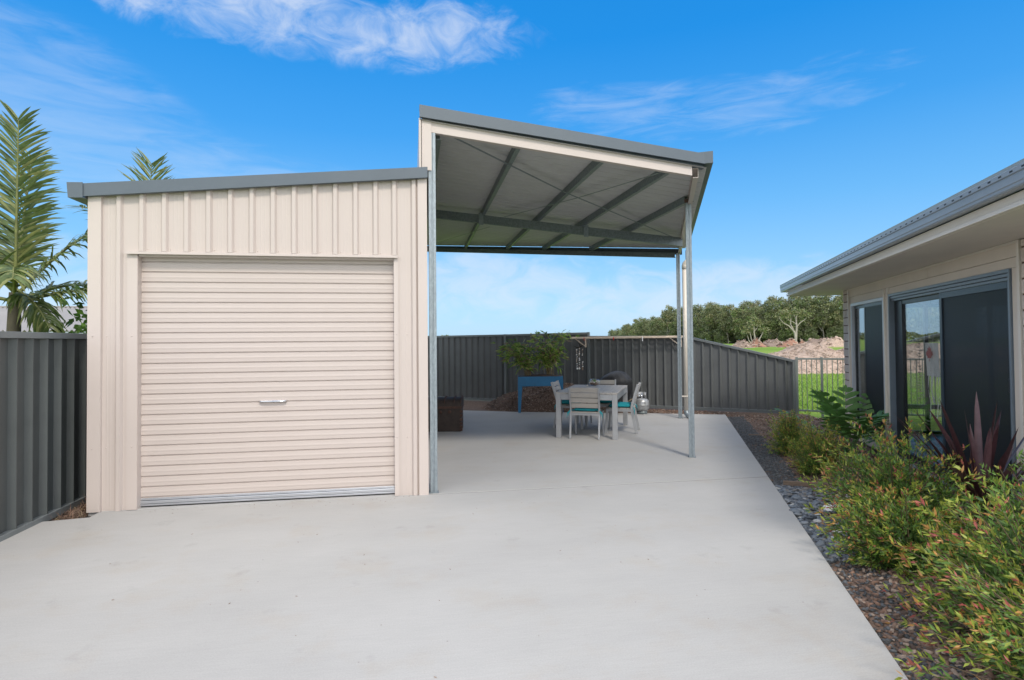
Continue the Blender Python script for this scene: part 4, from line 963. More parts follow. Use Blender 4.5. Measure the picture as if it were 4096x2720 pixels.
mb = MB(); mb.lathe([(.105, .0), (.11, .0), (.112, .06), (.106, .06)], 24); f(mb, 'foot_ring', GALVD, 0)
mb = MB()
n = 22; V = []; a0, a1 = R(-70), R(200)
for k in range(n + 1):
    a = a0 + (a1 - a0) * k / n
    for r in (.088, .094):
        for z in (.322, .462): V.append((r * math.cos(a), r * math.sin(a), z))
F = []
for k in range(n):
    q = k * 4; F += [(q, q + 4, q + 5, q + 1), (q + 2, q + 3, q + 7, q + 6), (q + 1, q + 5, q + 7, q + 3), (q, q + 2, q + 6, q + 4)]
F += [(0, 1, 3, 2), (n * 4, n * 4 + 2, n * 4 + 3, n * 4 + 1)]
mb.add(V, F, True); f(mb, 'collar', GASM, 0)
mb = MB(); mb.lathe([(.02, .335), (.02, .37), (.032, .375), (.032, .40), (.015, .405), (.015, .425), (.03, .43), (.03, .445), (0, .447)], 14); mb.tube([(0, 0, .385), (-.07, -.03, .385), (-.10, -.045, .388)], [.014, .016, .012], 8); f(mb, 'valve', CHROME, 0)
mb = MB(); mb.tube([(-.09, -.04, .388), (-.15, -.06, .38), (-.23, -.04, .33), (-.30, .02, .27), (-.36, .10, .24)], .0075, 7); f(mb, 'hose', mat('tan_hose', (0.42, 0.33, 0.22), .6, .1), 0)
cb = empty('storage_chest', (.46, 10.58, 0), R(-9.7), 'dark brown rusty chest with a ribbed lid behind the corner post', 'chest'); f = loc_build(cb)
mb = MB(); mb.box((-.42, -.235, 0), (.42, .235, .42)); f(mb, 'body', CHESTM, .012)
mb = MB()
for k in range(8):
    a0, a1 = math.pi * k / 8, math.pi * (k + 1) / 8
    mb.hexa([(-.43, -.245 * math.cos(a0), .43), (.43, -.245 * math.cos(a0), .43), (.43, -.245 * math.cos(a1), .43), (-.43, -.245 * math.cos(a1), .43), (-.43, -.245 * math.cos(a0), .50 + .085 * math.sin(a0)), (.43, -.245 * math.cos(a0), .50 + .085 * math.sin(a0)), (.43, -.245 * math.cos(a1), .50 + .085 * math.sin(a1)), (-.43, -.245 * math.cos(a1), .50 + .085 * math.sin(a1))])
ld = f(mb, 'lid', CHESTM, 0)
for x in (-.42, -.24, -.05, .13, .30, .42):
    mb = MB()
    P = [(x, -.25 * math.cos(a), .50 + .092 * math.sin(a)) for a in np.linspace(0, math.pi, 9)]
    for a, b in zip(P, P[1:]): mb.bar(a, b, .035, .014, (1, 0, 0))
    f(mb, 'lid_rib', CHESTR, 0, ld)
mb = MB(); mb.box((-.435, -.25, .405), (.435, .25, .445)); f(mb, 'rim', CHESTR, .004)
for z in (.01, .06, .12, .19, .26, .33):
    mb = MB(); mb.box((.395, -.25, z), (.445, -.20, z + .045)); f(mb, 'corner_strap', CHESTR, .008)
for x in (.06, .22):
    mb = MB(); mb.lathe([(0, 0), (.032, .002), (.028, .012), (0, .016)], 10); mb.v = [(x + a, -.237 - c, .345 + b) for a, b, c in mb.v]; f(mb, 'boss', CHESTR, 0)

# ------------------------------------------------------------------ clothesline and shell chime on the fence
cl = empty('clothesline', tuple(fp(6.2, .1, 1.6)), 0, 'pale fold-down clothesline along the top of the back fence', 'clothesline'); CLO = fp(6.2, .1, 1.6)
def clb(mb, nm, mt, bev=0.003):
    mb.v = [tuple(Vector(p) - CLO) for p in mb.v]; return mb.build(nm, mt, cl, bev)
for off, z in ((.12, 1.665), (.20, 1.645)):
    mb = MB(); mb.bar(fp(4.62, off, z), fp(7.36, off, z), .03, .032); clb(mb, 'long_arm', WOODL)
for s in (4.98, 7.30):
    mb = MB(); mb.bar(fp(s, .065, 1.42), fp(s, .065, 1.68), .035, .03); clb(mb, 'bracket', WOODL)
    mb = MB(); mb.bar(fp(s, .075, 1.44), fp(s - .22, .20, 1.635), .022, .022); clb(mb, 'strut', WOODL)
    mb = MB(); mb.bar(fp(s, .08, 1.66), fp(s - .32, .20, 1.668), .025, .025); clb(mb, 'cross_arm', WOODL)
for s, c in ((5.75, RED), (6.45, WHITE), (5.0, RED)):
    mb = MB(); q = fp(s, .225, 1.635); mb.box((q.x - .008, q.y - .008, q.z - (.075 if c is WHITE else .045)), (q.x + .008, q.y + .008, q.z + .03)); clb(mb, 'peg', c, 0)
wc = empty('shell_chime', tuple(fp(4.86, .12, 1.45)), 0, 'shell wind chime hanging from a dark twig on the back fence', 'wind chime'); WO = fp(4.86, .12, 1.45)
def wcb(mb, nm, mt): mb.v = [tuple(Vector(p) - WO) for p in mb.v]; return mb.build(nm, mt, wc)
mb = MB(); mb.tube([fp(4.70, .11, 1.44), fp(4.78, .12, 1.415), fp(4.86, .12, 1.43), fp(4.93, .11, 1.47), fp(4.98, .09, 1.52)], [.006, .01, .011, .009, .005], 6); mb.tube([fp(4.86, .12, 1.43), fp(4.83, .11, 1.50), fp(4.78, .1, 1.55)], [.008, .006, .004], 5); mb.tube([fp(4.8, .12, 1.42), fp(4.88, .12, 1.60)], .002, 4); wcb(mb, 'twig', TWIG)
rg = np.random.default_rng(51)
for s, z1, gaps in ((4.765, 1.36, ()), (4.83, 1.39, ()), (4.915, 1.37, (1.06, 1.22))):
    mb = MB(); mb.tube([fp(s, .12, 1.43), fp(s, .12, .87)], .0015, 4); wcb(mb, 'string', TWIG)
    z = z1
    while z > .86:
        if not (gaps and gaps[0] < z < gaps[1]):
            r = rg.uniform(.011, .019) if z > .92 else .027
            q = fp(s + rg.uniform(-.008, .008), .12, z); mb = MB(); mb.lathe([(0, -r), (r * .7, -r * .6), (r, 0), (r * .7, r * .6), (0, r)], 8, q); mb.v = [(x, q.y + (y - q.y) * .5, zz) for x, y, zz in mb.v]; wcb(mb, 'shell', [SHELL, WHITE, CHIP[2]][int(rg.integers(0, 3))])
        z -= rg.uniform(.028, .05)

# ------------------------------------------------------------------ things seen inside through the glass
def inpt(u, v, z): p = uv(u, v, z); return p
BS = .80
bn = empty('hanging_banner', tuple(inpt(8.0, 2.95, 1.515)), -TH, 'white cloth banner with a red leaf hanging inside behind the glass door', 'banner'); 
mb = MB(); n = 8
A = [(.012 * math.sin(k * 1.3), -.21 + .42 * k / n, 0) for k in range(n + 1)]; Bq = [(.012 * math.sin(k * 1.3 + .5) + .02, -.20 + .40 * k / n, -.50) for k in range(n + 1)]
mb.strip(A, Bq); mb.strip([(x + .003, y, z) for x, y, z in Bq], [(x + .003, y, z) for x, y, z in A]); mb.build('cloth', WHITE, bn)
for y0, w, zb in ((.17, .05, -1.15), (.05, .09, -.80), (-.08, .05, -1.12), (-.17, .05, -1.05)):
    mb = MB(); mb.strip([(.02, y0 - w / 2, -.49), (.0, y0 - w / 2 + .01, -.7), (.03, y0 - w / 2 - .02, -.9), (.02, y0 - w / 2, zb)], [(.02, y0 + w / 2, -.49), (.01, y0 + w / 2 - .01, -.7), (.03, y0 + w / 2 - .03, -.9), (.02, y0 + w / 2 - .02, zb)]); mb.build('streamer', WHITE, bn)
leaf = [(0, .10), (.022, .062), (.05, .075), (.04, .03), (.06, .045), (.066, .03), (.095, .03), (.085, .01), (.095, -.002), (.05, -.035), (.055, -.05), (.006, -.045), (.006, -.09), (-.006, -.09), (-.006, -.045), (-.055, -.05), (-.05, -.035), (-.095, -.002), (-.085, .01), (-.095, .03), (-.066, .03), (-.06, .045), (-.04, .03), (-.05, .075), (-.022, .062)]
mb = MB(); mb.add([(-.022, .03 + x * 1.25, -.17 + z * 1.25) for x, z in leaf] + [(-.020, .03 + x * 1.25, -.17 + z * 1.25) for x, z in leaf], [tuple(range(len(leaf))), tuple(range(2 * len(leaf) - 1, len(leaf) - 1, -1))]); mb.build('leaf_emblem', RED, bn)
mb = MB(); mb.tube([(0, 0, 0), (0, .01, .05), (0, -.015, .08), (0, 0, .11), (0, 0, .79)], .004, 5); mb.build('hook', GALVD, bn); bn.scale = (BS, BS, BS)
ss = empty('shell_strand', tuple(inpt(8.42, 2.97, 1.50)), -TH, 'strand of pale shells hanging inside behind the glass door', 'shell strand')
rg = np.random.default_rng(61)
for k in range(20):
    mb = MB(); r = rg.uniform(.015, .03); mb.lathe([(0, -r * .4), (r, 0), (0, r * .4)], 8, (rg.uniform(-.01, .01), rg.uniform(-.03, .03), -.04 * k)); mb.build('shell', SHELL, ss)
mb = MB(); mb.tube([(0, 0, -.8), (0, 0, .84)], .002, 4); mb.build('string', TWIG, ss)
mb = MB(); mb.box((-.24, -.55, 0), (.24, .55, .012)); o = mb.build('floor_mat', MATB, None, .004, tuple(inpt(7.3, 3.12, .046)), (0, 0, -TH)); tag(o, 'pale blue mat on the floor just inside the glass door', 'mat')

# ------------------------------------------------------------------ bed surface: gravel, pebbles, chips, timber edging
rg = np.random.default_rng(71)
def bedpts(n, u0, u1, v0, v1, lift=.0):
    P = []
    for k in range(n):
        u, v = rg.uniform(u0, u1), rg.uniform(v0, v1); P.append(tuple(uv(u, v, bedz(u, v) + lift)))
    return P
def stones(P, size, name, mats, rgs, flat=.55):
    """lumpy 8-sided stones joined into one mesh"""
    n = len(P); P = np.array(P, float); base = np.array([(1, 0, 0), (0, 1, 0), (-1, 0, 0), (0, -1, 0), (0, 0, 1), (.6, .6, .55), (-.6, .6, .5), (-.6, -.6, .55), (.6, -.6, .5)])
    F = [(0, 1, 5), (1, 2, 6), (2, 3, 7), (3, 0, 8), (5, 1, 6), (6, 2, 7), (7, 3, 8), (8, 0, 5), (4, 5, 6), (4, 6, 7), (4, 7, 8), (4, 8, 5)]
    s = size * rgs.uniform(.55, 1.3, n); a = rgs.uniform(0, 6.28, n)
    B = base[None] * rgs.uniform(.8, 1.2, (n, 9, 1)) * s[:, None, None] * .5
    B[:, :, 1] *= rgs.uniform(.6, .95, n)[:, None]; B[:, :, 2] *= flat * 1.3
    c, q = np.cos(a)[:, None], np.sin(a)[:, None]
    V = np.stack([B[:, :, 0] * c - B[:, :, 1] * q, B[:, :, 0] * q + B[:, :, 1] * c, B[:, :, 2]], 2) + P[:, None, :]
    b = np.arange(n)[:, None] * 9
    T = np.concatenate([b + np.array([f]) for f in F], 1).reshape(-1, 3)
    return link(name, np_mesh(name, V.reshape(-1, 3), T, mats, np.repeat(rgs.integers(0, len(mats), n), len(F))))
P = bedpts(5200, 6.9, 13.0, 1.03, 1.36, .004) + bedpts(1500, 0.8, 4.7, 1.03, 1.36, .004)
o = stones(P, .030, 'dark_gravel', GRAV, rg); struct(o, True)
P = bedpts(5200, 1.0, 13.2, 1.30, 2.70, .004) + bedpts(1500, 1.0, 4.6, 1.04, 1.6, .008)
o = scatter_chips(P, .045, rg, 'bark_chips', CHIP); struct(o, True)
P = [(random.uniform(4.6, 8.2), 0, -.04) for k in range(900)]
P = [(x, 11.25 + (8.0 - x) * .70 - random.uniform(.05, .9), -.036) for x, _, _ in P]
o = scatter_chips(P, .05, rg, 'bark_chips', [CHIP[0], CHIP[2], CHIP[3]]); struct(o, True)
# river pebbles
pb = link('pebble_bed', None); struct(pb)
def pebmesh(k):
    r = np.random.default_rng(800 + k); mb = MB(); n = 8
    prof = [(0, -.5), (.62, -.40), (.98, -.05), (.80, .30), (.42, .47), (0, .52)]
    ph = r.uniform(0, 6.28, 3); mb.lathe(prof, n, fn=lambda a, z: 1 + .16 * math.sin(2 * a + ph[0]) + .09 * math.sin(3 * a + ph[1]))
    return mb.mesh('pebble', PEB[k % 5])
pms = [pebmesh(k) for k in range(15)]
spots = []
rgp = np.random.default_rng(73); tries = 0
while len(spots) < 290 and tries < 9000:
    tries += 1; u, v = rgp.uniform(4.75, 6.85), 1.035 + abs(rgp.normal(0, .24)); s = rgp.uniform(.025, .052)
    if v > 1.75: continue
    if all((u - a) ** 2 + (v - b) ** 2 > (.80 * (s + c)) ** 2 for a, b, c in spots): spots.append((u, v, s))
wts = [0, 0, 0, 1, 1, 1, 2, 2, 4, 4, 3]
for u, v, s in spots:
    k = wts[int(rgp.integers(0, len(wts)))] + 5 * int(rgp.integers(0, 3))
    o = link('pebble', pms[k], pb, uv(u, v, bedz(u, v) + s * .38), (rgp.normal(0, .2), rgp.normal(0, .2), rgp.uniform(0, 6.28))); o.scale = (s, s * rgp.uniform(.65, .95), s * .62)
P = [tuple(uv(u, v, bedz(u, v))) for u, v in zip(rgp.uniform(4.7, 6.95, 1500), 1.03 + abs(rgp.normal(0, .3, 1500)))]
o = stones(P, .055, 'small_pebbles', PEB[:3] + [PEB[4]], rgp); o.parent = pb; o['kind'] = 'stuff'
for u, v0, v1, lab in ((10.37, 1.17, 2.2, 'weathered timber edging across the bed near the small far shrub'), (7.02, 1.14, 2.3, 'weathered timber edging across the bed behind the river pebbles')):
    mb = MB(); mb.box((-(v1 - v0) / 2, -.014, -.08), ((v1 - v0) / 2, .014, .008)); o = mb.build('timber_edging', TIMB, None, .004, uv(u, (v0 + v1) / 2, 0), (0, 0, -TH)); tag(o, lab, 'edging', 'timber edging in the garden bed')
mb = MB(); mb.hexa([(-.11, -.05, 0), (.10, -.06, 0), (.12, .05, 0), (-.09, .06, 0), (-.09, -.04, .05), (.09, -.04, .035), (.10, .04, .04), (-.08, .045, .055)])
o = mb.build('white_stone', WHITE, None, .01, uv(5.98, 1.40, -.005), (0, 0, .3)); tag(o, 'flat white stone between the river pebbles and the red tipped shrub', 'stone')

# ------------------------------------------------------------------ shrubs
def shoot_shrub(name, u, v, label, seed, rx, ry, h, nshoot, nleaf, lsize, lw, pal, lean=(0, 0), group=None, tipn=.16, z=-.03, cat='shrub', width_up=1.0):
    """a shrub as many curved leafy shoots from one base; the young leaves at the shoot tips have their own colours"""
    rg = np.random.default_rng(seed); s = empty(name, uv(u, v, z), -TH, label, cat, group)
    P = []; D = []; L = []; MI = []; mb = MB()
    for k in range(nshoot):
        a = rg.uniform(0, 6.28); el_ = math.asin(rg.uniform(.02, 1.0)); rr = rg.uniform(.62, 1.16)
        tip = Vector((math.cos(a) * math.cos(el_) * rx * rr + lean[0], math.sin(a) * math.cos(el_) * ry * rr + lean[1], max(.06, (math.sin(el_) ** .7) * h * rr * rg.uniform(.88, 1.12))))
        b = Vector((rg.normal(0, .06), rg.normal(0, .06), 0)); c = Vector((tip.x * .45, tip.y * .45, tip.z * .62))
        pts = [b * (1 - t) ** 2 + c * 2 * t * (1 - t) + tip * t * t for t in np.linspace(0, 1, 7)]
        if k % 2 == 0: mb.tube(pts, [.006, .0055, .005, .004, .003, .0025, .0015], 4, False)
        tone = rg.random()
        ts = np.sort(1 - rg.uniform(0, 1, nleaf) ** 1.25 * .72)
        for q, t in enumerate(ts):
            i = min(int(t * 6), 5); p = pts[i].lerp(pts[i + 1], t * 6 - i); d = (pts[min(i + 1, 6)] - pts[max(i - 1, 0)]).normalized()
            side = Vector(rg.normal(0, 1, 3)); side = (side - d * side.dot(d)).normalized()
            sp = .45 + .55 * (1 - t); dd = (d * (1 - .35 * sp) + side * (.55 + .35 * sp)).normalized()
            off = Vector(rg.normal(0, .018, 3)) * (1.4 - t)
            P.append(p + off); D.append(dd); L.append(lsize * rg.uniform(.6, 1.2) * (.75 + .25 * (1 - t)))
            fresh = (1 - t) < tipn * rg.uniform(.1, 1.15)
            if fresh: MI.append(rg.choice([2, 2, 2, 3, 3, 4]) if tone < .66 else rg.choice([1, 2, 2]))
            elif t > .72: MI.append(rg.choice([0, 1, 1, 2]))
            else: MI.append(rg.choice([0, 0, 1]))
    P = np.array(P); D = np.array(D); L = np.array(L)
    V, T, mi = leaves(P, D, L, L * lw, np.array(MI), rg, .14)
    mb.build('stem', STEM, s); link('foliage', np_mesh('foliage', V, T, pal, mi), s)
    return s
PAL = [L_DK, L_MD, L_YG, L_OR, L_RD]
G = 'red tipped shrubs along the driveway edge'
shoot_shrub('leafy_shrub', 5.25, 1.74, 'red tipped shrub in front of the glass door, spreading over the river pebbles', 101, .62, .80, .86, 265, 48, .060, .28, PAL, (-.06, .05), G)
shoot_shrub('leafy_shrub', 4.66, 1.54, 'low red tipped shrub between the river pebbles and the mulch gap', 102, .48, .44, .52, 200, 46, .058, .28, PAL, (-.06, 0), G)
shoot_shrub('leafy_shrub', 4.05, 2.12, 'upright green shrub with pink tips in front of the maroon cordyline', 103, .42, .46, .93, 195, 48, .052, .29, [L_DK, L_MD, L_MD, L_YG, L_RD], (0, 0), G)
shoot_shrub('leafy_shrub', 3.50, 1.84, 'red tipped shrub arching left from the right edge of the picture', 104, .52, .54, .78, 235, 46, .060, .28, PAL, (-.14, .1), G)
shoot_shrub('leafy_shrub', 2.80, 1.86, 'nearest red tipped shrub, cut by the right edge of the picture', 105, .78, .80, .74, 330, 48, .058, .28, PAL, (-.12, 0), G)
shoot_shrub('leafy_shrub', 3.05, 2.35, 'bright yellow green shrub at the right edge of the picture', 106, .40, .45, .88, 120, 42, .058, .30, [L_DK, L_MD, L_YG, L_YG, L_OR], (0, 0), G)
NP = [L_MD, L_MD, L_YG, L_OR, L_YG]
shoot_shrub('small_shrub', 8.72, 1.50, 'small round orange green shrub farther from the viewer, near the timber edging', 111, .32, .32, .62, 220, 50, .034, .34, NP, (0, 0), 'small fine leaved shrubs in the mulch', .35)
shoot_shrub('small_shrub', 7.55, 1.62, 'small round orange green shrub just behind the river pebbles', 112, .36, .36, .62, 270, 52, .034, .34, NP, (0, 0), 'small fine leaved shrubs in the mulch', .30)

def strap_leaf(mb, p, d, L, w, droop, n=7, fold=.22, blade=None):
    """a long folded strap leaf that bends down towards its tip"""
    d = Vector(d).normalized(); x = d.cross(Vector((0, 0, 1)))
    x = x.normalized() if x.length > .05 else Vector((1, 0, 0))
    if blade is not None: x = (Vector(blade) - d * d.dot(Vector(blade)) + x * .25).normalized()
    A = []; Bm = []; Cc = []; q = Vector(p); dd = d.copy()
    for k in range(n + 1):
        t = k / n; ww = w * (math.sin(math.pi * min(.12 + t * .88, 1)) ** .6 if t < .999 else 0.02) * .5
        y = x.cross(dd).normalized()
        A.append(q - x * ww + y * ww * fold); Bm.append(q.copy()); Cc.append(q + x * ww + y * ww * fold)
        q = q + dd * (L / n); dd = (dd + Vector((0, 0, -droop / n))).normalized()
    mb.add(A + Bm + Cc, [f for k in range(n) for f in ((k, k + 1, n + 2 + k, n + 1 + k), (n + 1 + k, n + 2 + k, 2 * n + 3 + k, 2 * n + 2 + k))], True)
# maroon cordyline
co = empty('cordyline', uv(5.35, 2.28, -.03), -TH, 'maroon cordyline with long sword leaves in front of the fly screen door', 'cordyline')
rg = np.random.default_rng(122)
mb = MB(); mb.tube([(0, 0, 0), (.01, .0, .15), (0, .01, .30)], [.03, .026, .022], 8); mb.build('stem', STEM, co)
for k in range(44):
    mb = MB(); a = k * 2.399 + rg.uniform(-.2, .2); e_ = R(rg.uniform(18, 86)) if k > 6 else R(rg.uniform(55, 86)); h0 = .12 + .25 * k / 44
    L = rg.uniform(.60, .92); strap_leaf(mb, (0.02 * math.cos(a), .02 * math.sin(a), h0), (math.cos(a) * math.cos(e_), math.sin(a) * math.cos(e_), math.sin(e_)), L, rg.uniform(.042, .06), rg.uniform(.05, .55) * math.cos(e_), 7, .3)
    mb.build('leaf', [L_COR, L_COR, L_CORL][k % 3], co)
# glossy lobed plant by the window
ph = empty('broadleaf_plant', uv(8.95, 2.30, -.03), -TH, 'glossy green plant with long lobed leaves in front of the window', 'plant')
rg = np.random.default_rng(131)
for k in range(19):
    a = k * 2.399; e_ = R(rg.uniform(34, 82)); L = rg.uniform(.6, 1.12)
    d = Vector((math.cos(a) * math.cos(e_), math.sin(a) * math.cos(e_) * 1.1, math.sin(e_))); p0_ = Vector((rg.normal(0, .06), rg.normal(0, .1), 0))
    pts = [p0_ + d * L * t + Vector((math.cos(a), math.sin(a), 0)) * .16 * t * t - Vector((0, 0, .16 * t * t)) for t in np.linspace(0, 1, 9)]
    mb = MB(); mb.tube(pts, [.006, .006, .005, .005, .005, .004, .004, .003, .002], 4, False)
    for t in np.linspace(.50, 1.0, 5):
        i = min(int(t * 8), 7); q = pts[i].lerp(pts[i + 1], t * 8 - i); ax = (pts[i + 1] - pts[i]).normalized(); sd_ = ax.cross(Vector((0, 0, 1))).normalized()
        ll = .25 * math.sin(math.pi * (.25 + .6 * (t - .48) / .52)) * rg.uniform(.85, 1.1)
        for sg in (-1, 1): strap_leaf(mb, q, ax * .6 + sd_ * sg * .9 + Vector((0, 0, .12)), ll * 1.05, .078, .4, 5, .15, ax)
    strap_leaf(mb, pts[-1], (pts[-1] - pts[-2]), .13, .045, .5, 4, .15)
    mb.build('leaf', L_PH, ph)

# ------------------------------------------------------------------ palms behind the side fence
def frond(mb, base, az_, el_, L, droop, nl=46, ll=.42, lw=.032, hang=.5, rg=None, twist=0.0, vee=.35):
    """pinnate frond: a bending rachis with leaflets along both sides"""
    d = Vector((math.sin(az_) * math.cos(el_), math.cos(az_) * math.cos(el_), math.sin(el_))); q = Vector(base); pts = [q.copy()]; ds = []
    n = 16
    for k in range(n):
        ds.append(d.copy()); q = q + d * (L / n); pts.append(q.copy()); d = (d + Vector((0, 0, -droop / n * (.4 + 1.2 * k / n)))).normalized()
    ds.append(d)
    mb.cur = 0; mb.tube(pts, [.022 * (1 - .85 * k / n) + .003 for k in range(n + 1)], 5, False)
    hx = Vector((math.cos(az_), -math.sin(az_), 0))
    for k in range(nl):
        t = .14 + .86 * k / (nl - 1); i = min(int(t * n), n - 1); p = pts[i].lerp(pts[i + 1], t * n - i); ax = ds[i]
        side = (hx * math.cos(twist) + ax.cross(hx) * math.sin(twist)); up = side.cross(ax)
        l = ll * (math.sin(math.pi * min(1, .18 + .66 * t)) ** .7) * rg.uniform(.75, 1.15)
        for sg in (-1, 1):
            if rg.random() < .09: continue
            dd = ax * (.55 + .6 * t) + side * sg * .9 + up * vee * rg.uniform(.3, 1.2) + Vector(rg.normal(0, .15, 3))
            mb.cur = 1 if rg.random() > .28 else 2
            strap_leaf(mb, p, dd, l, lw, hang * rg.uniform(.6, 1.5), 4, .15, ax)
def palm(name, loc, label, fr, seed, trunk_h):
    rg = np.random.default_rng(seed); p = empty(name, loc, 0, label, 'palm', 'palms behind the shed')
    mb = MB(); mb.tube([(0, 0, -.1 - 0), (0, 0, trunk_h * .6), (0.02, 0, trunk_h)], [.10, .085, .06], 12); mb.build('trunk', PALMTR, p)
    for az_, el_, L, dr, ll, hang, tw, ve in fr:
        mb = MB(); frond(mb, (0.02, 0, trunk_h - .05 + rg.uniform(-.1, .1)), R(az_), R(el_), L, dr, 58, ll, .031, hang * 1.25, rg, tw, ve); mb.build('frond', [L_PALMY, L_PALM, L_PALMY], p)
    return p
palm('palm_tree', (-4.95, 8.25, -.1), 'green palm behind the side fence at the left edge of the picture',
     [(143, 85, 2.15, .16, .50, .25, 0, .1), (-10, 78, 1.9, .6, .46, .4, .3, .1), (64, 56, 1.75, .95, .52, 1.1, .0, .25), (74, 20, 1.5, .85, .48, 1.2, 0, .25), (35, 32, 1.3, 1.2, .45, .8, 0, .3),
      (150, 34, 1.3, 1.5, .45, 1.1, 0, .3), (210, 50, 1.7, 1.2, .5, .7, 0, .3), (280, 45, 1.7, 1.2, .5, .7, 0, .3), (330, 55, 1.8, 1.0, .5, .6, 0, .3), (250, 15, 1.4, 1.2, .45, .9, 0, .3), (120, -22, .85, 1.0, .42, 1.5, 0, .2)], 141, 2.35)
palm('palm_tree', (-5.34, 13.0, -.1), 'palm frond tip showing above the roof edge of the shed',
     [(150, 86, 2.22, .12, .70, .2, 0, .1), (200, 50, 1.9, 1.2, .5, .7, 0, .3), (300, 45, 1.9, 1.2, .5, .7, 0, .3), (20, 35, 1.6, 1.2, .45, .8, 0, .3), (140, 20, 1.4, 1.2, .45, .9, 0, .3)], 142, 3.30)
# a small broad-leaved bush by the shed wall
bs = empty('garden_bush', (-4.2, 8.6, -.1), 0, 'small dark bush just above the side fence beside the shed wall', 'bush')
rg = np.random.default_rng(151); mb = MB(); n = 420
P = rg.normal(size=(n, 3)) * [.22, .22, .28] + [0, 0, 1.72]; D = rg.normal(size=(n, 3)) + [0, 0, .1]; D /= np.linalg.norm(D, axis=1)[:, None]
V, T, mi = leaves(P, D, rg.uniform(.09, .16, n), rg.uniform(.05, .08, n), rg.integers(0, 2, n), rg, .15, .2); link('foliage', np_mesh('foliage', V, T, [L_DK, L_MD], mi), bs)
mb.tube([(0, 0, 0), (.02, .03, .8), (0, 0, 1.7)], [.03, .025, .012], 6); mb.build('stem', STEM, bs)

# ------------------------------------------------------------------ neighbour's house
nh = empty('neighbour_house', (-13.5, 24.0, -.1), 0, 'low house with a pale grey corrugated roof beyond the side fence', 'house')
NR = mat('pale_corrugated_roof', (0.30, 0.285, 0.275), .5, .06, 1.0)
mb = MB(); A = []; Bq = []
x = -7.0; k = 0
while x < 7.0: 
    z = .035 * math.cos(k * math.pi); A.append((x, -3.3, 2.16 + z)); Bq.append((x, .6, 3.13 + z)); x += .075; k += 1
mb.strip(A, Bq); mb.strip([(x, .6, z) for x, y, z in Bq], [(x, 4.5, z - .97) for x, y, z in Bq]); mb.build('roof', NR, nh)
mb = MB(); mb.box((-6.6, -2.8, 0), (6.6, 4.0, 2.2)); mb.build('wall', BRICKS[1], nh)
mb = MB(); mb.box((-7.0, .52, 3.14), (7.0, .68, 3.19)); mb.build('ridge_cap', NR, nh)
mb = MB(); mb.box((-7.0, -3.42, 2.02), (7.0, -3.3, 2.13)); mb.build('gutter', GUTT, nh)

# ------------------------------------------------------------------ lawn, mulch windrow, spoil mounds
CA = R(-9.7194)                                   # picture direction used to lay out the far field
def fld(cx, d, z=0.0): return Vector((cx * math.cos(-CA) + d * math.sin(-CA), d * math.cos(-CA) - cx * math.sin(-CA), z))
rg = np.random.default_rng(161); n = 26000
d_ = rg.uniform(13, 29, n) ; a_ = rg.uniform(.30, .72, n)
cx = d_ * a_; c_, s_ = math.cos(-CA), math.sin(-CA)
P = np.stack([cx * c_ + d_ * s_, d_ * c_ - cx * s_, np.full(n, -.10)], 1)
uu = P[:, 0] * EU.x + P[:, 1] * EU.y; k_ = (P[:, :2] - np.array(FA[:2])) @ np.array([FN.x, FN.y]) < -.12
P = P[k_]; n = len(P); D = rg.normal(size=(n, 3)) * .45 + [0, 0, 1]; D /= np.linalg.norm(D, axis=1)[:, None]
V, T, mi = leaves(P, D, rg.uniform(.05, .13, n), rg.uniform(.014, .026, n), rg.choice([0, 0, 1], n), rg, .1); struct(link('grass', np_mesh('grass', V, T, [GRASS_A, GRASS_B], mi)), True)
def mound(name, prof_pts, depth0, depth1, base, mats, label, seed, cat, kind=None, chips=0, csize=.3, group=None, zb=0.0):
    """long heap with an uneven crest; prof_pts = (x, crest height) across the field"""
    rg = np.random.default_rng(seed); xs = np.array([p[0] for p in prof_pts]); hs_ = np.array([p[1] for p in prof_pts])
    dm = (depth0 + depth1) / 2; nx, ny = 90, 26; V = []; F = []; ph = rg.uniform(0, 6.28, 8); P = []
    def hf(x, t):
        h = np.interp(x, xs, hs_); b = max(0, math.sin(math.pi * t)) ** .8
        return h * b * (1 + .10 * math.sin(2.1 * x + 9 * t + ph[0]) * math.sin(7 * t + ph[1]) + .06 * math.sin(5.3 * x + ph[2] + 13 * t))
    o0 = fld((xs[0] + xs[-1]) / 2, dm, 0)
    for i in range(nx + 1):
        for j in range(ny + 1):
            x = xs[0] + (xs[-1] - xs[0]) * i / nx; t = j / ny
            p = fld(x, depth0 + (depth1 - depth0) * t, 0) - o0; V.append((p.x, p.y, zb + hf(x, t) + rg.uniform(-1, 1) * .02 * (hf(x, t) > .02) * 2))
    for i in range(nx):
        for j in range(ny): q = i * (ny + 1) + j; F.append((q, q + ny + 1, q + ny + 2, q + 1))
    mb = MB(); mb.add(V, F, True); o = mb.build(name, mats[0], None, 0, o0); tag(o, label, cat, group, kind)
    if chips:
        for k in range(chips):
            x, t = rg.uniform(xs[0], xs[-1]), rg.uniform(.02, .75); p = fld(x, depth0 + (depth1 - depth0) * t, 0) - o0; P.append((p.x, p.y, zb + hf(x, t)))
        c = scatter_chips(P, csize, rg, 'straw_chips', mats[1:], .3, 3.0); c.parent = o; c['kind'] = 'stuff'
    return o
mound('mulch_windrow', [(12.6, 0), (13.4, .45), (14.4, .85), (15.2, 1.02), (15.7, 1.28), (16.4, 1.22), (17.2, .98), (18.2, .96), (19.0, 1.22), (20.2, 1.32), (21.5, 1.15), (23, 1.3), (25, 1.0), (27, 1.2), (30, .7), (33, 0)], 27.5, 36, 0, [STRAW[0]] + STRAW + [CHIP[2]], 'long pale heap of shredded mulch behind the green lawn', 171, 'mulch heap', chips=20000, csize=.11, zb=-.09)
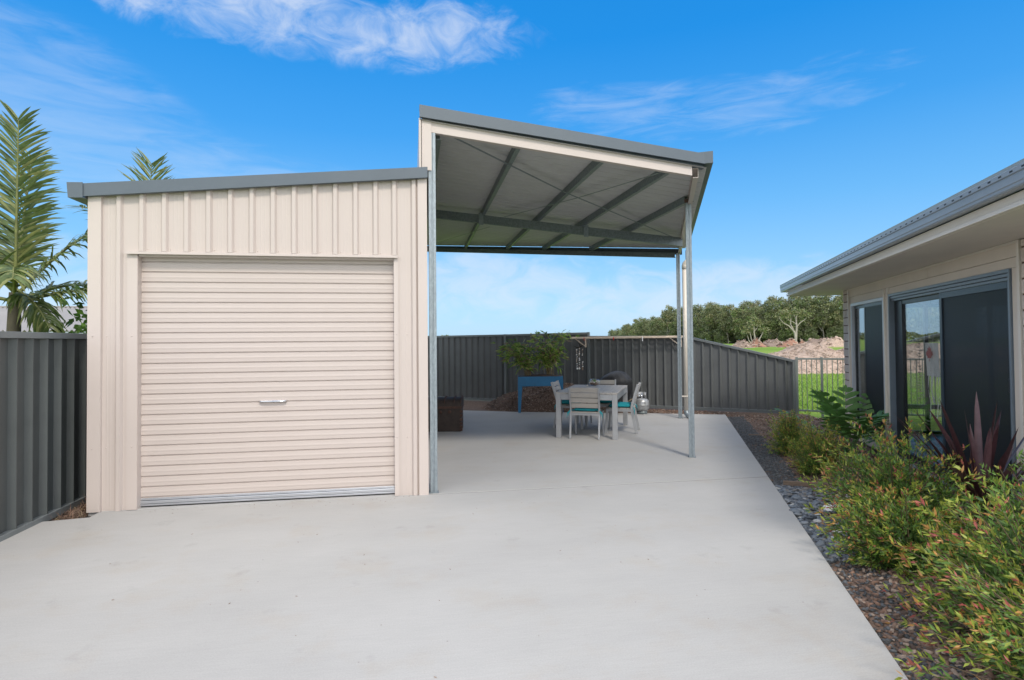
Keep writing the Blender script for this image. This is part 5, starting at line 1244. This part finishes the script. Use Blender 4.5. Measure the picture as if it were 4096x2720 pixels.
EARTH = mat('grey_brown_spoil', (0.22, 0.165, 0.135), .95, .3, .8, .5, 3); EARTHR = mat('red_brown_spoil', (0.27, 0.145, 0.10), .95, .3, .8, .5, 3)
for k, (pc, w, hh, mt, lab) in enumerate(((2968, 46, 24, EARTH, 'grey spoil mound left of the reddish mound, showing just over the tapering fence'), (3025, 44, 24, EARTHR, 'small reddish spoil mound below the many-stemmed gum tree'), (3092, 60, 24, EARTH, 'broad grey spoil mound between two reddish mounds'),
     (3155, 52, 28, EARTHR, 'reddish spoil mound at the foot of the forked pale gum tree'), (3212, 26, 20, EARTHR, 'smallest reddish spoil mound right of the forked gum tree'), (3268, 62, 30, EARTH, 'brown spoil mound left of the tall pale mounds'), (3330, 70, 34, STRAW[0], 'tallest pale spoil mound beside the house corner'))):
    d0 = 92 + 3 * (k % 3); sc = d0 / 2322.87; x = (pc - 2048) * sc; w *= sc; gz = .12; t_ = min(max((d0 * 1.1 - 38) / 110, 0), 1); gz = -.10 + .72 * t_ * t_ * (3 - 2 * t_)
    heap('spoil_mound', *fld(x, d0)[:2], w, w * .8, hh * sc * 1.0 + .15, -CA * -1, [mt, CHIP[2], STRAW[1], CHIP[0]], lab, 180 + k, .22, 22, 16, base=gz - .15, chips=60, csize=.5, cat='spoil mound', group='spoil mounds in front of the forest')

# ------------------------------------------------------------------ forest
def tree_proto(seed, h, crown_r, crown_z0, bark, pal, nclump, forks=4, leaf=.29, nlv=48, spread=.5, tr=.16):
    rg = np.random.default_rng(seed); mb = MB(); ends = []
    def limb(p, d, L, r, depth):
        pts = [p.copy()]; n = 5; q = p.copy(); dd = d.copy()
        for k in range(n):
            dd = (dd + Vector(rg.normal(0, .10, 3)) + Vector((0, 0, .04))).normalized(); q = q + dd * (L / n); pts.append(q.copy())
        mb.tube(pts, [r * (1 - .45 * k / n) for k in range(n + 1)], 6, False)
        if depth == 0: ends.append(q); return
        for k in range(int(rg.integers(2, 4))):
            a = rg.uniform(0, 6.28); s = Vector((math.cos(a), math.sin(a), 0)); nd = (dd * rg.uniform(.7, 1.0) + s * spread * rg.uniform(.6, 1.2)).normalized()
            limb(pts[int(rg.integers(3, 6))], nd, L * rg.uniform(.6, .85), r * .55, depth - 1)
    fz = crown_z0 * rg.uniform(.55, .9)
    limb(Vector((0, 0, -.3)), Vector((rg.normal(0, .05), rg.normal(0, .05), 1)).normalized(), fz + .3, tr, 0)
    st = ends[-1]; ends.clear()
    for k in range(forks):
        a = k * 6.28 / forks + rg.uniform(-.5, .5); limb(st + Vector((0, 0, -rg.uniform(0, .25) * fz)), Vector((math.cos(a) * spread, math.sin(a) * spread, 1)).normalized(), h * rg.uniform(.22, .32), tr * .6, 1)
    tk = mb.mesh('trunk', bark)
    C = []
    for e in ends: C.append((e, rg.uniform(.55, 1.0) * crown_r * .45))
    while len(C) < nclump * 1.6:
        a, rr, z = rg.uniform(0, 6.28), math.sqrt(rg.uniform(.05, 1)), rg.uniform(0, 1)
        w = crown_r * (math.sin(math.pi * (.12 + .80 * z)) ** .7); C.append((Vector((math.cos(a) * rr * w, math.sin(a) * rr * w, crown_z0 + (h - crown_z0) * z)), crown_r * rg.uniform(.14, .34)))
    P = []; D = []; MI = []
    for c, r in C:
        tone = rg.choice(len(pal), p=[.40, .30, .18, .12]); q = rg.normal(size=(nlv, 3)); q /= np.linalg.norm(q, axis=1)[:, None]; q *= r * rg.uniform(.35, 1.0, (nlv, 1)); q[:, 2] *= .72
        P.append(np.array(c) + q); D.append(q + rg.normal(size=(nlv, 3)) * .4 * r); MI.append(np.where(rg.random(nlv) < .75, tone, rg.integers(0, len(pal), nlv)))
    P = np.concatenate(P); D = np.concatenate(D); D[:, 2] -= .2; D /= np.linalg.norm(D, axis=1)[:, None]; n = len(P)
    V, T, mi = leaves(P, D, rg.uniform(.6, 1.3, n) * leaf, rg.uniform(.5, .9, n) * leaf, np.concatenate(MI), rg, .15)
    return tk, np_mesh('crown', V, T, pal, mi)
PG = [G_A, G_B, G_C, G_D]
protos = [tree_proto(201, 10.2, 2.9, 3.6, BARK, PG, 62), tree_proto(202, 9.4, 3.2, 2.8, BARKD, [G_B, G_A, G_D, G_C], 70), tree_proto(203, 10.8, 2.5, 4.6, BARK, [G_A, G_C, G_B, G_D], 54, 3),
          tree_proto(204, 8.2, 3.0, 1.6, BARKD, [G_D, G_B, G_A, G_C], 70), tree_proto(205, 10.6, 2.3, 5.0, BARK, [G_B, G_A, G_C, G_D], 50, 3, tr=.13), tree_proto(206, 6.2, 2.8, .6, BARKD, [G_B, G_D, G_A, G_B], 60, 4)]
ZF = .62
def gz_at(r): t = min(max((r - 38) / 110, 0), 1); return -.10 + .72 * t * t * (3 - 2 * t)
rg = np.random.default_rng(211)
names = ['tall olive gum tree with pale trunk in the far forest', 'broad dark green tree in the far forest', 'slim gum tree with a high crown in the far forest', 'bushy bright green tree in the far forest', 'slender dark gum tree with a bare trunk in the far forest', 'low dark bushy tree at the foot of the far forest']
def put_tree(k, cx, d, s, label=None, zs=1.0):
    p = fld(cx, d); p.z = gz_at(p.length)
    t = empty('forest_tree', p, rg.uniform(0, 6.28), label or names[k], 'tree', 'trees of the far forest, kind %s' % ('one', 'two', 'three', 'four', 'five', 'six')[k]); t.scale = (s, s, s * zs)
    link('trunk', protos[k][0], t); link('crown', protos[k][1], t); return t
def front(px): return float(np.interp(px, [2440, 2500, 2600, 2700, 2800, 2950, 3100, 3400, 3900], [520, 330, 220, 182, 160, 146, 138, 130, 125]))
px = 2448.0
LM = [(2560, 'above the clothesline'), (2735, 'left of the carport posts'), (2860, 'right of the carport posts'), (2985, 'above the tapering fence'), (3080, 'behind the many-stemmed gum'), (3150, 'between the two pale gums'), (3250, 'behind the forked gum'), (3330, 'right of the forked gum'), (9999, 'beside the house corner')]
KN = ['pale-trunked olive gum', 'broad dark tree', 'slim high-crowned gum', 'bushy bright tree', 'slender bare-trunked gum', 'low dark bushy tree']
def tlab(k, px, row): return '%s in the %s of the forest, %s' % (KN[k], ('front row', 'middle row', 'back row', 'undergrowth')[row], next(t for q, t in LM if px < q))
while px < 3480:
    d = front(px); sc = d / 2322.87
    for row, (dd, kk) in enumerate(((0, (0, 1, 2, 3, 4)), (7, (0, 1, 2, 4)), (15, (1, 2, 0)))):
        k = int(rg.choice(kk)); put_tree(k, (px - 2048 + rg.uniform(-16, 16)) * sc * (1 + dd / d), d + dd + rg.uniform(-2.5, 2.5), rg.uniform(.88, 1.12) * (1.0 if px < 3150 else 1.08), tlab(k, px, row))
    if rg.random() < .75:
        k = 5 if rg.random() < .7 else 3; put_tree(k, (px - 2048 + rg.uniform(-30, 30)) * sc, d - 3, rg.uniform(.55, .85), tlab(k, px, 3))
    px += 3.6 / sc * rg.uniform(.8, 1.2) if px > 2600 else 2.6 / sc + 9
# two pale gums that stand out in front
def hero(name, cx, d, label, limbs, seed, crown):
    rg2 = np.random.default_rng(seed); p = fld(cx, d); p.z = gz_at(p.length); t = empty('gum_tree', p, CA * -1 * -1, label, 'gum tree')
    t.rotation_euler = (0, 0, CA)
    mb = MB()
    for pts, r0, r1 in limbs:
        pts = [Vector(q) for q in pts]; n = len(pts) - 1; mb.tube(pts, [r0 + (r1 - r0) * k / n for k in range(n + 1)], 8, False)
    mb.build('trunk', BARK, t)
    P = []; D = []; MI = []
    for (x, y, z), r in crown:
        n = 90; q = rg2.normal(size=(n, 3)); q /= np.linalg.norm(q, axis=1)[:, None]; q *= r * rg2.uniform(.3, 1.0, (n, 1)); q[:, 2] *= .6
        P.append(q + np.array((x, y, z))); D.append(q + rg2.normal(size=(n, 3)) * .5 * r); MI.append(rg2.choice([0, 0, 2, 3], n))
    P = np.concatenate(P); D = np.concatenate(D); D /= np.linalg.norm(D, axis=1)[:, None]; n = len(P)
    V, T, mi = leaves(P, D, rg2.uniform(.3, .5, n), rg2.uniform(.2, .34, n), np.concatenate(MI), rg2, .15); link('crown', np_mesh('crown', V, T, PG, mi), t)
hd = 112; sc = hd / 2322.87
hero('gum', (3182 - 2048) * sc, hd, 'forked pale gum tree with long bare limbs, standing in front of the forest', [
    ([(0, 0, -.4), (0, 0, 1.2), (-.1, 0, 2.2), (-.5, .1, 3.0)], .26, .16), ([(0, 0, .2), (.15, 0, 2.2), (.25, 0, 3.6), (.2, .1, 5.0), (.35, 0, 5.9)], .22, .10), ([(-.3, .1, 2.6), (-1.2, 0, 3.6), (-2.2, .2, 4.2), (-3.0, 0, 5.0), (-3.2, 0, 5.7)], .15, .05),
    ([(-.4, 0, 2.9), (-.9, .1, 4.0), (-.8, .1, 5.2)], .13, .07), ([(.25, 0, 3.4), (1.0, 0, 4.3), (2.0, .1, 4.9), (2.4, 0, 5.6)], .10, .05), ([(.22, 0, 3.9), (-.4, .1, 4.4), (-1.2, 0, 4.7), (-1.8, 0, 5.3)], .09, .04), ([(.2, .1, 5.0), (-.3, 0, 5.8)], .09, .05)], 221,
    [((-3.2, 0, 5.7), .8), ((-1.8, 0, 5.6), .8), ((-.6, .2, 6.3), 1.0), ((.5, 0, 6.4), 1.1), ((2.3, 0, 5.7), .8), ((1.4, .2, 6.2), .8), ((-2.6, .4, 6.2), .8)])
hero('gum', (3022 - 2048) * sc, hd, 'many-stemmed pale gum tree behind the reddish mound, in front of the forest', [
    ([(0, 0, -.4), (-.1, 0, 1.2), (-.3, 0, 2.6), (-.2, 0, 3.8)], .18, .09), ([(.1, 0, -.4), (.5, 0, .9), (1.1, .1, 1.7), (1.5, 0, 2.6)], .15, .07), ([(-.2, 0, -.4), (-.8, .1, 1.2), (-1.1, 0, 2.6)], .14, .07), ([(-.35, 0, -.3), (-1.3, 0, .9), (-1.6, 0, 2.0)], .12, .05), ([(-.3, 0, 2.6), (.4, 0, 3.4), (.6, 0, 4.0)], .08, .04)], 222,
    [((-.4, 0, 4.2), 1.1), ((.6, 0, 4.1), .9), ((1.6, .1, 3.0), .9), ((-1.3, 0, 3.2), .9), ((-2.0, 0, 2.6), .7), ((.2, .3, 4.9), .9)])
# dark mass of the wood behind the front rows, and the low treeline over the back fence
rg = np.random.default_rng(231); n = 42000
pxs = rg.uniform(2440, 3900, n); dfr = np.interp(pxs, [2440, 2500, 2600, 2700, 2800, 2950, 3100, 3400, 3900], [520, 330, 220, 182, 160, 146, 138, 130, 125]) + rg.uniform(12, 34, n)
cx = (pxs - 2048) / 2322.87 * dfr; P = np.stack([cx * c_ + dfr * s_, dfr * c_ - cx * s_, ZF + 8.6 * rg.uniform(0, 1, n) ** .8], 1)
D = rg.normal(size=(n, 3)); D /= np.linalg.norm(D, axis=1)[:, None]
V, T, mi = leaves(P, D, rg.uniform(.5, 1.1, n), rg.uniform(.4, .8, n), rg.choice([0, 1, 1, 1], n), rg, .1); struct(link('distant_forest', np_mesh('distant_forest', V, T, [G_A, G_B], mi)), True)
n = 15000; ang = rg.uniform(-.55, .20, n); dd = 430 + rg.uniform(0, 40, n); cx = ang * dd
hgt = 4.2 + 1.7 * np.sin(ang * 61) * np.sin(ang * 23 + 1) + 1.1 * np.sin(ang * 170 + 2)
P = np.stack([cx * c_ + dd * s_, dd * c_ - cx * s_, ZF + hgt * rg.uniform(0.2, 1, n)], 1); D = rg.normal(size=(n, 3)); D /= np.linalg.norm(D, axis=1)[:, None]
V, T, mi = leaves(P, D, rg.uniform(.8, 1.8, n), rg.uniform(.7, 1.3, n), rg.integers(0, 2, n), rg, .1); struct(link('distant_treeline', np_mesh('distant_treeline', V, T, [G_A, G_B], mi)), True)

# ------------------------------------------------------------------ litter on the slab, dry grass by the side fence
rg = np.random.default_rng(241); P = []
for k in range(60):
    d = rg.uniform(1.6, 6) ; x = rg.uniform(-3.2, 2.2); 
    if (Vector((x, d, 0)).dot(EV)) < .9 and d < 6.0: P.append((x, d, .003))
for k in range(40): P.append((rg.uniform(-2.6, .1), FY - rg.uniform(.02, .25), .003))
o = scatter_chips(P, .012, rg, 'leaf_litter', [CHIP[2], CHIP[2], CHIP[3], TIMB], .25, 3.5); struct(o, True)
n = 700; P = np.stack([rg.uniform(-3.27, -3.03, n), rg.uniform(5.93, 6.6, n), np.full(n, -.035)], 1); D = rg.normal(size=(n, 3)) * [1, 1, .5] + [0, 0, .25]; D /= np.linalg.norm(D, axis=1)[:, None]
V, T, mi = leaves(P, D, rg.uniform(.04, .14, n), np.full(n, .006), rg.integers(0, 3, n), rg, .1); struct(link('dry_grass', np_mesh('dry_grass', V, T, [CHIP[3], CHIP[0], L_DRY], mi)), True)
print('objects', len(bpy.data.objects))
